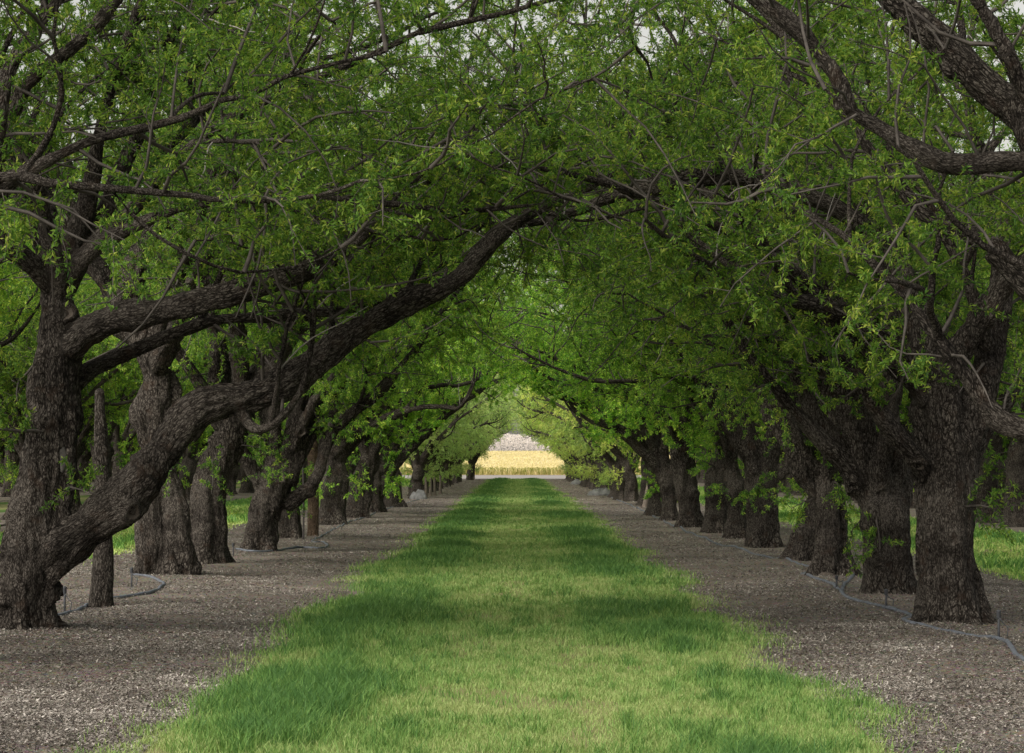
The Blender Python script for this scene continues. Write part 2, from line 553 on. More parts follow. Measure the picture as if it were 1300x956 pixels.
def wood(paths, voxel, seed, bumpy=1.0, flare=1.0):
    """organic woody body from branch paths [(P,R)] (0 = trunk, local coords); returns v, f, owner, bark coords, normals"""
    V, Q, T, off = [], [], [], 0
    segA, segB, rA, rB, own, s0, fr = [], [], [], [], [], [], []
    for bi, (P, R) in enumerate(paths):
        keep = R > max(voxel * 1.25, 0.02)
        k = len(P) if keep.all() else int(np.argmin(keep))
        if k < 2: continue
        v, q, t = tube_closed(P[:k], R[:k])
        V.append(v); Q.append(q + off); T.append(t + off); off += len(v)
        L = np.concatenate([[0], np.cumsum(np.linalg.norm(np.diff(P, axis=0), axis=1))])
        segA.append(P[:k - 1]); segB.append(P[1:k]); rA.append(R[:k - 1]); rB.append(R[1:k])
        own.append(np.full(k - 1, bi)); s0.append(L[:k - 1] + bi * 3.7)
    v, f = remesh(np.concatenate(V), np.concatenate(Q), np.concatenate(T), voxel)
    v = smooth_verts(v, f, 5)
    A = np.concatenate(segA); Bp = np.concatenate(segB); ra = np.concatenate(rA); rb = np.concatenate(rB)
    own = np.concatenate(own); s0 = np.concatenate(s0)
    best = np.full(len(v), 1e9); bi_ = np.zeros(len(v), int); bt = np.zeros(len(v))
    for i in range(len(A)):
        ab = Bp[i] - A[i]; ll = np.dot(ab, ab)
        t = np.clip(((v - A[i]) @ ab) / ll, 0, 1)
        c = A[i] + t[:, None] * ab
        r = ra[i] + t * (rb[i] - ra[i])
        d = np.linalg.norm(v - c, axis=1) / np.maximum(r, 0.03)
        mk = d < best
        best[mk] = d[mk]; bi_[mk] = i; bt[mk] = t[mk]
    ab = Bp - A
    c = A[bi_] + bt[:, None] * ab[bi_]
    dirs = norm(ab)[bi_]
    rad = v - c
    along = s0[bi_] + bt * np.linalg.norm(ab, axis=1)[bi_]
    a = np.where(np.abs(dirs[:, 2:3]) > 0.9, np.array([[0, 1.0, 0]]), np.array([[0, 0, 1.0]]))
    U = norm(np.cross(dirs, a)); Wv = np.cross(dirs, U)
    bark = np.stack([np.sum(rad * U, 1), np.sum(rad * Wv, 1), along * 0.36], 1)
    upright = (np.abs(dirs[:, 2]) > 0.8) | (own[bi_] == 0)
    bark[upright] = v[upright] * np.array((1, 1, 0.36))
    n = vnormals(v, f)
    rr = ra[bi_] + bt * (rb[bi_] - ra[bi_])
    amp = np.clip(rr / 0.22, 0.15, 1.0) * bumpy
    lump = (fbm(v * np.array((3.0, 3.0, 1.9)), seed, 3) - 0.5) * 0.2
    rib = (fbm(np.stack([bark[:, 0] * 9, bark[:, 1] * 9, along * 1.1], 1), seed + 5, 2) - 0.5) * 0.1
    grain = (fbm(np.stack([bark[:, 0] * 30, bark[:, 1] * 30, along * 6], 1), seed + 9, 2) - 0.5) * 0.045
    gk = np.random.default_rng(seed + 77)
    cand = np.nonzero((rr > 0.09) & (v[:, 2] > 0.25))[0]
    for c_ in (gk.choice(cand, min(len(cand), 9), replace=False) if len(cand) and bumpy >= 1 else ()):
        rb_ = gk.uniform(0.06, 0.13)
        d_ = np.linalg.norm(v - v[c_], axis=1) / rb_
        lump = lump + gk.uniform(0.05, 0.1) * (np.exp(-d_ ** 2) - 0.75 * np.exp(-(d_ * 2.6) ** 2)) / np.maximum(amp, 0.3)
    # root flare with buttresses
    z = v[:, 2]
    ang = np.arctan2(v[:, 1], v[:, 0])
    fl = np.exp(-np.clip(z, 0, 9) / 0.25) * (own[bi_] == 0) * flare
    butt = 0.075 + 0.13 * np.clip(np.cos(ang * 5 + seed) * 0.6 + np.cos(ang * 3 + seed * 2.3) * 0.6, -0.3, 1)
    v = v + n * ((lump + rib) * amp + grain * np.clip(amp * 1.6, 0, 1))[:, None] + norm(np.stack([n[:, 0], n[:, 1], n[:, 2] * 0], 1)) * (fl * butt)[:, None]
    return v, f, own[bi_], bark, vnormals(v, f)


def split_mesh(name, v, f, nrm, bark, mask, mat):
    ff = f[mask]
    ids, inv = np.unique(ff, return_inverse=True)
    me = mesh_from(name, v[ids], inv.reshape(-1, 4), mat, True, {'bark': ('FLOAT_VECTOR', 'POINT', bark[ids])})
    me.normals_split_custom_set_from_vertices([tuple(x) for x in nrm[ids].astype(float)])
    return me


def grow(paths, seed, n_auto=6, auto_len=(4.0, 5.4), skip_az=(), zmin=None, dens=1.0, leaf=0.072, per=5, tall=1.0, sub_n=4, over=0, lane=1, ztop=None, roots=(), sprigs=4, prune=None):
    """adds procedural limbs, then branches, twigs and leaves. paths[0] is the trunk; local coords."""
    g = np.random.default_rng(seed)
    zmin = zmin or (lambda p: 1.5 + 0.36 * np.clip(np.abs(p[:, 0]) - 0.6, 0, 9))
    paths = [smooth_path(P, R) for P, R in paths]
    limbs = []
    # authored limbs run on beyond their last point
    for i in range(1, len(paths)):
        if i in roots: continue
        P, R = paths[i]
        d = norm(P[-1] - P[-4] if len(P) > 4 else P[-1] - P[0])
        ext = wander(P[-1], d, 0.9 + R[-1] * 14, 8, 0.03, 0.1, g, zmin)[1:]
        R2 = np.linspace(R[-1], 0.012, len(ext) + 1)[1:]
        paths[i] = (np.concatenate([P, ext]), np.concatenate([R, R2]))
        limbs.append(i)
    TP, TR = paths[0]
    top, tr = TP[-1], TR[-1]
    az0 = g.random() * 2 * PI
    for k in range(n_auto):
        az = az0 + 2 * PI * k / max(1, n_auto) + g.normal() * 0.25
        if any(abs((az - a + PI) % (2 * PI) - PI) < w for a, w in skip_az): continue
        el = math.radians(g.uniform(38, 72))
        d = np.array((math.cos(az) * math.cos(el), math.sin(az) * math.cos(el), math.sin(el)))
        L = g.uniform(*auto_len) * tall
        p0 = TP[-1 - int(g.integers(0, max(1, min(4, len(TP) // 3))))]
        P = wander(p0, d, L, 14, -0.03, 0.11, g, zmin)
        r0 = min(tr * 0.62, g.uniform(0.085, 0.14))
        paths.append((P, np.linspace(r0, 0.014, len(P))))
        limbs.append(len(paths) - 1)
    # limbs that arch over the lane
    for k in range(over):
        p0 = TP[-1 - k % 3]
        d = np.array((lane * g.uniform(0.55, 0.9), g.normal() * 0.45, g.uniform(0.75, 1.1)))
        P = wander(p0, d, g.uniform(4.6, 6.2), 14, -0.03, 0.1, g, zmin)
        paths.append((P, np.linspace(min(tr * 0.5, 0.1), 0.014, len(P))))
        limbs.append(len(paths) - 1)
    # secondary limbs
    subs = []
    for i in limbs:
        P, R = paths[i]
        Lt = np.linalg.norm(np.diff(P, axis=0), axis=1).sum()
        pos, tan, fr = sample_along(P, max(0.5, Lt / sub_n), g, 0.22)
        for p, t, q in zip(pos, tan, fr):
            r = g.normal(size=3); r -= t * np.dot(r, t); r /= np.linalg.norm(r)
            d = 0.7 * t + 0.8 * r + np.array((0, 0, 0.45))
            S = wander(p, d, g.uniform(1.5, 2.9) * (1 - 0.3 * q), 9, 0.0, 0.16, g, zmin)
            rp = np.interp(q, np.linspace(0, 1, len(R)), R)
            subs.append((S, np.linspace(min(0.036, rp * 0.55), 0.008, len(S))))
    # branches
    bp, bt = [], []
    for P, R in [paths[i] for i in limbs] + subs:
        s, t, q = sample_along(P, 0.34 / dens, g, 0.25)
        bp.append(s); bt.append(t)
        bp.append(P[-1:]); bt.append(norm(P[-1:] - P[-2:-1]))
    bp = np.concatenate(bp); bt = np.concatenate(bt)
    BL = g.uniform(0.55, 1.5, len(bp))
    B2 = sprout(bp, bt, BL, 6, g, 0.5, 0.12, 0.2, 0.06)
    ok = (B2[:, -1, 2] > zmin(B2[:, -1])) & (B2[:, 3, 2] > zmin(B2[:, 3]))
    B2 = B2[ok]
    # leafy sprigs low on the trunk and the thick limbs
    sp, st = [], []
    for P, R in [paths[0]] + [paths[i] for i in limbs[:3]]:
        a_, t_, q_ = sample_along(P, 0.08, g, 0.15)
        rr_ = np.interp(q_, np.linspace(0, 1, len(R)), R)
        m_ = (a_[:, 2] > 0.9) & (a_[:, 2] < 2.6) & (rr_ > 0.05)
        a_, t_, rr_ = a_[m_], t_[m_], rr_[m_]
        if not len(a_): continue
        k_ = g.integers(0, len(a_), max(1, sprigs // 2))
        r_ = g.normal(size=(len(k_), 3)); r_[:, 1] -= 0.8
        r_ = norm(r_ - t_[k_] * np.sum(r_ * t_[k_], 1, keepdims=True))
        sp.append(a_[k_] + r_ * rr_[k_][:, None] * 0.9); st.append(r_)
    if sp and sprigs:
        sp = np.concatenate(sp); st = np.concatenate(st)
        B2 = np.concatenate([B2, sprout(sp, st, g.uniform(0.25, 0.75, len(sp)), 6, g, 1.6, 0.0, 0.22, 0.12)])
    nsp = len(sp) if sprigs else 0
    # twigs
    tp, tt = seg_sample(B2, 8, g, 0.12)
    TL = g.uniform(0.16, 0.55, len(tp))
    T3 = sprout(tp, tt, TL, 4, g, 0.6, 0.12, 0.25, 0.05)
    free = np.repeat(np.arange(len(B2)) >= len(B2) - nsp, 8)
    T3 = T3[(T3[:, -1, 2] > zmin(T3[:, -1])) | free]
    if prune is not None: T3 = T3[~prune(T3[:, 2], g)]
    if ztop is not None:                  # crowns are thinner above the part the photo shows
        T3 = T3[(T3[:, -1, 2] < ztop) | (g.random(len(T3)) < 0.55)]
    # leaves
    lp, lt = seg_sample(T3, 8, g, 0.12)
    return paths, limbs, subs, B2, T3, lp, lt


def twig_mesh(name, paths, limbs, subs, B2, T3, g, voxel, thin=1.0, with_tails=False, shoots=0):
    V, F, off = [], [], 0
    def add(v, q):
        nonlocal off
        V.append(v); F.append(q + off); off += len(v)
    S = [s for s in subs]
    if S:
        add(*tubes_open(np.stack([s[0] for s in S]), np.stack([s[1] for s in S]), 6))
    if with_tails:
        for i in limbs:
            t = limb_tail(paths[i], voxel)
            if t is not None: add(*t)
    nsub = sum(len(q) for q in F)
    add(*tubes_open(B2, np.linspace(0.013, 0.0045, 6)[None].repeat(len(B2), 0) * g.uniform(0.7, 1.5, (len(B2), 1)), 4))
    add(*tubes_open(T3, np.linspace(0.0045, 0.002, 4)[None].repeat(len(T3), 0) * thin, 3))
    nf = sum(len(q) for q in F)
    if shoots:
        add(*shoots_arrays([paths[i] for i in limbs] + subs, shoots, g))
    VV = np.concatenate(V)
    me = mesh_from(name, VV, np.concatenate(F), M_TWIG, True, {'bark': ('FLOAT_VECTOR', 'POINT', VV)})
    me.materials.append(M_SHOOT); me.materials.append(M_BARK)
    mi = np.zeros(len(me.polygons), dtype=np.int32); mi[nf:] = 1; mi[:nsub] = 2
    me.polygons.foreach_set('material_index', mi)
    return me


def limb_tail(path, voxel):
    P, R = path
    keep = R > max(voxel * 1.25, 0.02)
    if keep.all(): return None
    k = max(0, int(np.argmin(keep)) - 2)
    if len(P) - k < 3: return None
    return tubes_open(P[k:][None], R[k:][None], 8)


def shoots_arrays(limbs_paths, n, g):
    """long pale bare water shoots and whips"""
    pos, tan = [], []
    for P, R in limbs_paths:
        a, b, _ = sample_along(P, max(0.4, len(limbs_paths) * 5.0 / n), g, 0.3)
        pos.append(a); tan.append(b)
    pos = np.concatenate(pos); tan = np.concatenate(tan)
    S = sprout(pos, tan, g.uniform(0.4, 1.15, len(pos)), 8, g, 0.3, 0.6, 0.13, 0.0)
    ok = S[:, -1, 2] > 1.6
    S = S[ok]
    return tubes_open(S, np.linspace(0.008, 0.003, 8)[None].repeat(len(S), 0), 5)


def build_tree(name, base, paths, seed, voxel=0.025, hero=True, bark=None, leaf=0.047, per=11, shoots=14, tint=(1, 1, 1), bumpy=1.0, flare=1.0, **kw):
    """thing > trunk, limb..., twigs, shoots, crown; paths in local coords"""
    bark = bark or M_BARK
    kw_leaf = kw.pop('leaf_mat', None) or M_LEAF
    g = np.random.default_rng(seed + 1000)
    root = empty(name, base)
    paths, limbs, subs, B2, T3, lp, lt = grow(paths, seed, leaf=leaf, per=per, **kw)
    v, f, own, bk, nr = wood(paths, voxel, seed, bumpy, flare)
    for i_ in kw.get('roots', ()): own = np.where(own == i_, 0, own)
    fo = own[f[:, 0]]
    bvh = BVHTree.FromPolygons([tuple(x) for x in v], [tuple(int(y) for y in x) for x in f]) if hero else None
    parts = {}
    if hero:
        me = split_mesh('trunk', v, f, nr, bk, fo == 0, bark)
        parts['trunk'] = obj('trunk', me, root)
        for i in limbs:
            mk = fo == i
            if mk.sum() < 8: continue
            me = split_mesh('limb', v, f, nr, bk, mk, bark)
            t = limb_tail(paths[i], voxel)
            o = obj('limb', me, root)
            parts.setdefault('limbs', {})[i] = o
            if t is not None:
                tv, tq = t
                n0 = len(me.vertices)
                # thin end of the limb joined into the same mesh
                ids, inv = np.unique(f[mk], return_inverse=True)
                vv = np.concatenate([v[ids], tv]); bb = np.concatenate([bk[ids], tv])
                qq = np.concatenate([inv.reshape(-1, 4), tq + len(ids)])
                me2 = mesh_from('limb', vv, qq, bark, True, {'bark': ('FLOAT_VECTOR', 'POINT', bb)})
                o.data = me2
                bpy.data.meshes.remove(me)
    else:
        me = split_mesh('trunk', v, f, nr, bk, fo >= 0, bark)
        parts['trunk'] = obj('trunk', me, root)
    obj('twigs', twig_mesh('twigs', paths, limbs, subs, B2, T3, g, voxel, with_tails=not hero, shoots=shoots), root)
    cr = obj('crown', leaf_mesh('crown', lp, lt, per, leaf, g, kw_leaf), root)
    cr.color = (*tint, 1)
    parts['root'] = root; parts['bvh'] = bvh; parts['crown'] = cr
    return parts


def scar(tree, px, py, r=0.06, hollow=True, dead=False):
    """pruning scar on the bark: callus ring round a cut face"""
    base = np.array(tree['root'].location)
    d = ray(px, py).normalized()
    o = Vector((0, 0, CAM_H)) - Vector(base)
    hit, nrm, idx, dist = tree['bvh'].ray_cast(o, d)
    if hit is None: return
    prof = [(0.0, -0.12), (0.42, -0.12), (0.66, -0.02), (0.8, 0.16), (1.0, 0.2), (1.22, 0.02), (1.45, -0.35)]
    if dead: prof = [(0.0, 0.12), (0.5, 0.12), (0.85, 0.05), (1.0, -0.3)]
    ns = 28
    V, F = [], []
    for a in range(ns):
        for (rr, zz) in prof:
            wob = 1 + 0.16 * math.sin(a * 2 * PI / ns * 2 + px) + 0.1 * math.sin(a * 2 * PI / ns * 3 + py) + random.uniform(-.05, .05)
            V.append((rr * r * wob * math.cos(2 * PI * a / ns), rr * r * wob * math.sin(2 * PI * a / ns) * (1.0 if not dead else 2.6), zz * r * random.uniform(.85, 1.15)))
    m = len(prof)
    for a in range(ns):
        b = (a + 1) % ns
        for k in range(m - 1):
            F.append((a * m + k, a * m + k + 1, b * m + k + 1, b * m + k))
    R = nrm.to_track_quat('Z', 'Y').to_matrix()
    V = np.array([tuple(R @ Vector(p) + hit + nrm * 0.004) for p in V])
    me = mesh_from('pruning_scar', V, np.array(F), M_BARK, True, {'bark': ('FLOAT_VECTOR', 'POINT', V)})
    if not dead:
        me.materials.append(M_HEART); me.materials.append(M_CUT)
        mi = np.array([1 if (i % (m - 1)) < 1 else (2 if (i % (m - 1)) < 3 else 0) for i in range(len(F))], dtype=np.int32)
        me.polygons.foreach_set('material_index', mi)
    else:
        me.materials[0] = M_DEAD
    obj('pruning_scar' if not dead else 'bare_wood_patch', me, tree['trunk'])


def px_paths(Y, branches):
    """branches: lists of (px, py, r_px[, dy]) read at depth Y -> local paths + base"""
    base = None
    out = []
    for br in branches:
        P, R = [], []
        for q in br:
            dy = q[3] if len(q) > 3 else 0.0
            P.append(at(q[0], q[1], Y + dy)); R.append(q[2] * (Y + dy) / FPX)
        out.append((np.array(P), np.array(R)))
    b = out[0][0][0].copy(); b[2] = 0
    out = [(P - b, R) for P, R in out]
    # root the trunk a little below the soil
    P, R = out[0]
    P = np.concatenate([[[P[0][0], 0, -0.25]], P]); R = np.concatenate([[R[0] * 1.0], R])
    out[0] = (P, R)
    return tuple(b), out


TREES = {}
# limbs that stay bare of foliage on the lane side (pruned by the growers): depth, points, half width
BARE = [
    (25.0, [(110, 420, 20), (200, 396, 18), (320, 367, 15), (420, 331, 10), (465, 290, 8)]),
    (25.6, [(130, 463, 11), (220, 424, 9), (340, 402, 8), (430, 395, 6)]),
    (25.0, [(42, 735, 32), (188, 602, 29), (262, 517, 25), (386, 470, 22), (462, 415, 17), (560, 366, 14), (620, 310, 10), (650, 283, 8)]),
    (26.6, [(1080, 275, 12), (980, 232, 14), (880, 226, 14), (792, 245, 13), (746, 263, 12), (655, 287, 7)]),
    (20.3, [(1298, 204, 13), (1195, 206, 15), (1110, 159, 13), (1070, 115, 12), (1020, 45, 13), (965, 0, 12)]),
    (20.8, [(1310, 548, 16), (1264, 530, 16), (1210, 455, 13), (1188, 428, 10)]),
    (22.0, [(1298, 150, 21), (1192, 50, 18), (1136, 0, 16)]),
    (25.0, [(70, 490, 32), (74, 430, 28), (70, 338, 20)]),
    (26.3, [(1212, 580, 26), (1252, 470, 20), (1272, 350, 15)]),
    (20.3, [(-5, 240, 12), (110, 180, 8), (282, 127, 5)]),
    (25.0, [(95, 302, 13), (120, 212, 11), (128, 160, 9)]),
]


def bare_limb_prune(base):
    def fn(p, g):
        w = p + np.array(base)
        px = W0 / 2 + 5 + FPX * w[:, 0] / w[:, 1]; py = 584 - FPX * (w[:, 2] - CAM_H) / w[:, 1]
        drop = np.zeros(len(w), bool)
        for Y, pts in BARE:
            for (x0, y0, r0), (x1, y1, r1) in zip(pts[:-1], pts[1:]):
                ab = np.array((x1 - x0, y1 - y0)); q = np.stack([px - x0, py - y0], 1)
                t = np.clip(q @ ab / (ab @ ab), 0, 1)
                d = np.linalg.norm(q - t[:, None] * ab, axis=1)
                drop |= (d < (r0 + t * (r1 - r0)) + 12) & (w[:, 1] < Y + 0.8)
        return drop & (g.random(len(w)) < 0.93)
    return fn


G_FRONT_L, G_FRONT_R = 'front trees of the left row', 'front trees of the right row'


def hero(key, Y, branches, seed, label, **kw):
    b, paths = px_paths(Y, branches)
    sx = -1 if b[0] > 0 else 1
    def zmin(p, b=b):
        wx = np.abs(p[:, 0] + b[0])          # distance from the middle of the lane
        u = np.clip(4.1 - wx, 0, 9)
        return 1.55 + 0.42 * np.clip(u - 0.3, 0, 9)
    kw.setdefault('zmin', zmin)
    kw.setdefault('over', 3); kw.setdefault('ztop', 1.5 + 0.16 * (Y + 2.5) + 0.5); kw.setdefault('lane', sx); kw.setdefault('dens', 1.45)
    kw.setdefault('prune', bare_limb_prune(b))
    kw.setdefault('tall', 1.32 if 30 < Y < 85 else 1.05)
    f_ = 1.0 + 1.15 * min(1, max(0, (Y - 27) / 40))  # crown colour lightens with depth: haze painted into the tint
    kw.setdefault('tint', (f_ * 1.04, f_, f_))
    if Y > 30: kw['over'] = kw.get('over', 3) + 1
    t = build_tree('orchard_tree', b, paths, seed, **kw)
    tag(t['root'], label, 'tree')
    TREES[key] = t
    return t


# left row -------------------------------------------------------------
hero('L1', 25.1, [
    [(28, 806, 38), (33, 760, 38), (42, 705, 41), (60, 640, 35), (68, 570, 31), (70, 490, 32), (74, 430, 28), (72, 375, 21), (70, 338, 20)],
    [(70, 345, 16), (50, 297, 15, .1), (26, 245, 13, .2), (5, 190, 11, .3), (-18, 120, 9, .4)],
    [(72, 350, 14), (95, 302, 13), (112, 255, 12, -.1), (120, 212, 11, -.2), (128, 160, 9, -.3), (150, 80, 7, -.5), (180, 0, 6, -.7)],
    [(78, 450, 24), (110, 420, 22, -.1), (150, 402, 20, -.15), (200, 396, 18, -.2), (260, 381, 17, -.25), (320, 367, 15, -.3), (372, 350, 12, -.3), (420, 331, 10, -.2), (460, 300, 8, 0), (500, 262, 6, .3)],
    [(92, 485, 14, .2), (130, 463, 11, .35), (172, 445, 10, .45), (220, 424, 9.5, .5), (270, 408, 9, .6), (340, 402, 8, .7), (430, 395, 6, .8), (500, 380, 4.5, 1.0)],
    [(42, 735, 30), (78, 697, 28, -.1), (112, 668, 28, -.2), (150, 640, 27, -.25), (188, 602, 25, -.3), (222, 555, 23.5, -.3), (262, 517, 22, -.3), (308, 505, 20.5, -.25), (350, 492, 20.5, -.2), (386, 470, 20, -.1), (422, 445, 18.5, 0), (462, 415, 18, .1), (510, 387, 17, .2), (560, 366, 15, .3), (592, 344, 13.5, .4), (620, 310, 12, .5), (652, 282, 10.5, .6), (690, 262, 9, .8), (745, 238, 7, .9)],
    [(300, 505, 12, -.25), (312, 535, 9, -.3), (330, 546, 7, -.35), (350, 536, 6, -.4), (366, 520, 5, -.4)],
    [(76, 812, 8, -.15), (64, 797, 14, -.1), (54, 765, 19, 0), (50, 725, 18, 0)],
    [(2, 815, 9, -.25), (12, 798, 15, -.2), (24, 765, 20, -.1), (32, 725, 18, 0)],
], 101, 'thick gnarled tree at left edge with one huge limb arching over the lane', n_auto=5, voxel=0.018, sprigs=8, roots=(7, 8))
hero('L2', 36.8, [
    [(217, 737, 30), (213, 700, 26), (206, 655, 22), (203, 600, 22), (194, 540, 22), (198, 490, 21), (186, 440, 20)],
    [(188, 450, 19), (170, 415, 18), (160, 380, 18), (165, 345, 17), (186, 308, 14), (212, 255, 11, .3), (240, 200, 9, .6)],
    [(192, 470, 15), (215, 430, 13, .2), (236, 395, 12, .4), (255, 345, 11, .8), (268, 290, 9, 1.1)],
    [(252, 741, 7, -.1), (240, 728, 12, -.12), (229, 690, 15, -.14), (222, 640, 14, -.12), (212, 590, 12, 0)],
    [(184, 738, 15, -.12), (189, 700, 16, -.16), (191, 650, 15, -.16), (190, 590, 14, -.05)],
], 102, "split weathered trunk with flaring roots behind the low limb on the left", n_auto=5, bumpy=1.5, roots=(3, 4))
hero('L3', 41.4, [
    [(263, 719, 24), (262, 680, 23), (264, 640, 23), (272, 600, 23), (290, 556, 21), (308, 522, 20)],
    [(303, 530, 17), (330, 480, 15), (352, 430, 13, .3), (385, 370, 11, .6), (430, 310, 9, 1.0), (465, 255, 8, 1.2)],
    [(300, 540, 12), (285, 500, 11, .4), (280, 450, 10, .8), (262, 380, 8, 1.2)],
], 103, 'dark stout tree leaning right, second trunk behind the wooden post on the left', n_auto=5)
hero('L4', 47.0, [
    [(327, 703, 18), (333, 665, 18), (342, 635, 20), (350, 608, 20), (352, 590, 17)],
    [(343, 628, 11), (325, 603, 9.5, -.1), (310, 578, 9, -.2), (296, 556, 8, -.2), (280, 520, 7, 0)],
    [(350, 600, 13), (345, 570, 12, .2), (342, 535, 11, .4), (335, 490, 9, .7), (330, 440, 7, 1)],
    [(360, 610, 16), (374, 570, 15), (380, 530, 14), (394, 490, 13), (406, 450, 11, -.2), (440, 390, 8, -.4)],
    [(362, 642, 11), (380, 630, 9), (398, 615, 8.5), (408, 590, 8), (416, 562, 8.5), (440, 531, 8.5), (470, 508, 7.5), (492, 487, 6.5), (520, 452, 5.5), (546, 415, 4.5)],
], 104, 'left row tree with cut stubs and a thin side limb curling up right', n_auto=4)
hero('L5', 54.0, [
    [(367, 689, 14), (366, 660, 13), (364, 625, 13), (362, 590, 12)],
    [(362, 600, 9), (372, 555, 8), (390, 500, 7), (400, 440, 6)],
], 105, 'slim dark trunk tucked directly behind the tree with the cut stubs, left row', n_auto=5)
hero('L8', 80.0, [
    [(476, 653, 11), (477, 635, 10), (478, 615, 10), (476, 600, 9)],
    [(480, 628, 8), (492, 610, 7.5), (505, 588, 7), (528, 562, 6.5), (556, 535, 6), (580, 515, 5), (606, 498, 4)],
    [(485, 600, 6), (500, 570, 5.5), (512, 535, 5), (520, 500, 4)],
], 106, 'tree whose long straight limb slants up over the lane in mid distance, left row', n_auto=4, voxel=0.035, leaf=0.07, shoots=12)
# right row ------------------------------------------------------------
t = hero('R1', 26.3, [
    [(1208, 797, 40), (1206, 750, 36), (1205, 700, 35), (1203, 650, 37), (1199, 605, 40), (1197, 575, 36), (1192, 535, 31), (1185, 490, 27)],
    [(1180, 605, 22), (1158, 578, 16, -.25), (1136, 549, 13, -.4), (1114, 520, 11, -.5), (1090, 478, 9, -.6), (1050, 430, 7, -.7)],
    [(1186, 500, 24), (1172, 455, 21), (1160, 410, 18), (1148, 360, 16, .1), (1120, 312, 15, .2), (1080, 275, 12.5, .3), (1030, 250, 11.5, .3), (980, 232, 11, .3), (925, 224, 11.5, .3), (880, 226, 11, .3), (840, 234, 10.5, .3), (792, 245, 10, .3), (746, 263, 9, .3), (700, 278, 7, .4), (655, 287, 5, .4)],
    [(1212, 580, 24), (1232, 525, 21, .1), (1252, 470, 20, .2), (1265, 410, 18, .3), (1272, 350, 15, .4), (1268, 280, 12, .5), (1250, 200, 9, .6)],
    [(1232, 600, 11, .3), (1246, 565, 8, .5), (1262, 540, 7, .7), (1290, 500, 6, .9)],
    [(1252, 440, 11, 0), (1240, 395, 9, -.2), (1226, 350, 8, -.3), (1200, 300, 7, -.4)],
    [(1266, 802, 9, -.1), (1250, 790, 15, -.08), (1238, 765, 18, 0), (1230, 725, 16, 0)],
    [(1153, 800, 9, -.12), (1168, 789, 14, -.1), (1178, 762, 18, 0), (1184, 720, 16, 0)],
], 201, 'largest and nearest trunk on the right, smooth foot and thick forking limbs', n_auto=3, voxel=0.018, flare=0.8, sprigs=2, roots=(6, 7))
hero('R2', 31.9, [
    [(1129, 761, 31), (1128, 730, 30), (1127, 690, 31), (1124, 655, 31), (1120, 635, 26)],
    [(1112, 648, 18), (1092, 615, 13.5), (1070, 588, 12.5, -.1), (1034, 550, 11, -.2), (998, 508, 9, -.3), (965, 470, 9, -.4), (930, 420, 7, -.5)],
    [(1138, 655, 13), (1148, 615, 11.5, .2), (1160, 565, 11, .4), (1180, 500, 11, .6), (1200, 440, 9, .8)],
    [(1110, 632, 13), (1106, 605, 12), (1122, 562, 11), (1138, 510, 10), (1140, 440, 8)],
], 202, 'barrel shaped trunk with a round knot hole, next to the nearest right trunk', n_auto=4, flare=0.7)
hero('R3', 36.8, [
    [(1056, 737, 22), (1056, 700, 22), (1054, 660, 22), (1050, 630, 22), (1046, 612, 19)],
    [(1040, 630, 15), (1020, 610, 12), (1008, 585, 11), (1000, 552, 11), (985, 505, 10, -.2), (955, 450, 8, -.4)],
    [(1050, 620, 16), (1056, 580, 15), (1060, 540, 14, .2), (1066, 480, 12, .4), (1060, 410, 9, .6)],
], 203, 'Y shaped trunk third from the front on the right, stone at its foot', n_auto=4)
hero('R4', 42.5, [
    [(1018, 716, 18), (1022, 690, 17), (1032, 655, 15), (1042, 620, 14), (1050, 580, 12)],
    [(1048, 590, 10), (1040, 540, 9), (1030, 490, 8), (1005, 430, 7)],
], 204, 'leaning trunk half hidden behind the Y shaped tree, right row', n_auto=5)
hero('R5', 48.5, [
    [(967, 699, 21), (967, 670, 19), (966, 640, 19), (965, 610, 20), (966, 590, 20)],
    [(958, 600, 14), (952, 560, 12), (946, 520, 11), (935, 470, 9), (905, 410, 7)],
    [(972, 598, 14), (980, 560, 12), (988, 520, 11), (1000, 460, 9)],
    [(980, 612, 7), (994, 600, 6), (1010, 588, 5.5), (1040, 560, 4.5)],
], 205, 'forked trunk like a tuning fork with a stub limb on its right, mid right row', n_auto=4)
hero('R6', 54.0, [
    [(937, 686, 12), (936, 660, 12), (935, 630, 12), (932, 608, 11), (928, 595, 8)],
    [(932, 602, 7), (925, 570, 6), (915, 520, 5)],
], 206, 'narrow reddish brown trunk with a broken top, squeezed between two stouter ones on the right', n_auto=3, voxel=0.03)
hero('R7', 58.0, [
    [(910, 680, 14), (909, 650, 14), (911, 615, 14), (918, 580, 14), (926, 550, 12)],
    [(924, 560, 9), (935, 520, 8), (940, 470, 7)],
], 207, 'grey trunk leaning slightly right beside the narrow reddish one', n_auto=5, voxel=0.03)
hero('R8', 62.5, [
    [(877, 673, 15), (875, 640, 14), (871, 605, 14), (867, 570, 13), (866, 550, 12)],
    [(866, 560, 9), (855, 520, 8), (835, 480, 7)],
], 208, 'straight brown trunk standing forward of the dark pair in the middle right row', n_auto=5, voxel=0.03, leaf=0.07)
hero('R9', 70.0, [
    [(851, 663, 10), (851, 640, 9), (849, 615, 9), (846, 600, 9)],
    [(847, 612, 8), (838, 598, 7), (826, 583, 6.5), (808, 567, 6.5), (790, 549, 6), (768, 533, 5), (750, 521, 4)],
    [(800, 558, 4.5), (780, 543, 4), (765, 540, 3.6), (752, 536, 3)],
], 209, 'tree reaching a dark crooked limb out left over the lane, mid right row', n_auto=4, voxel=0.03, leaf=0.07)
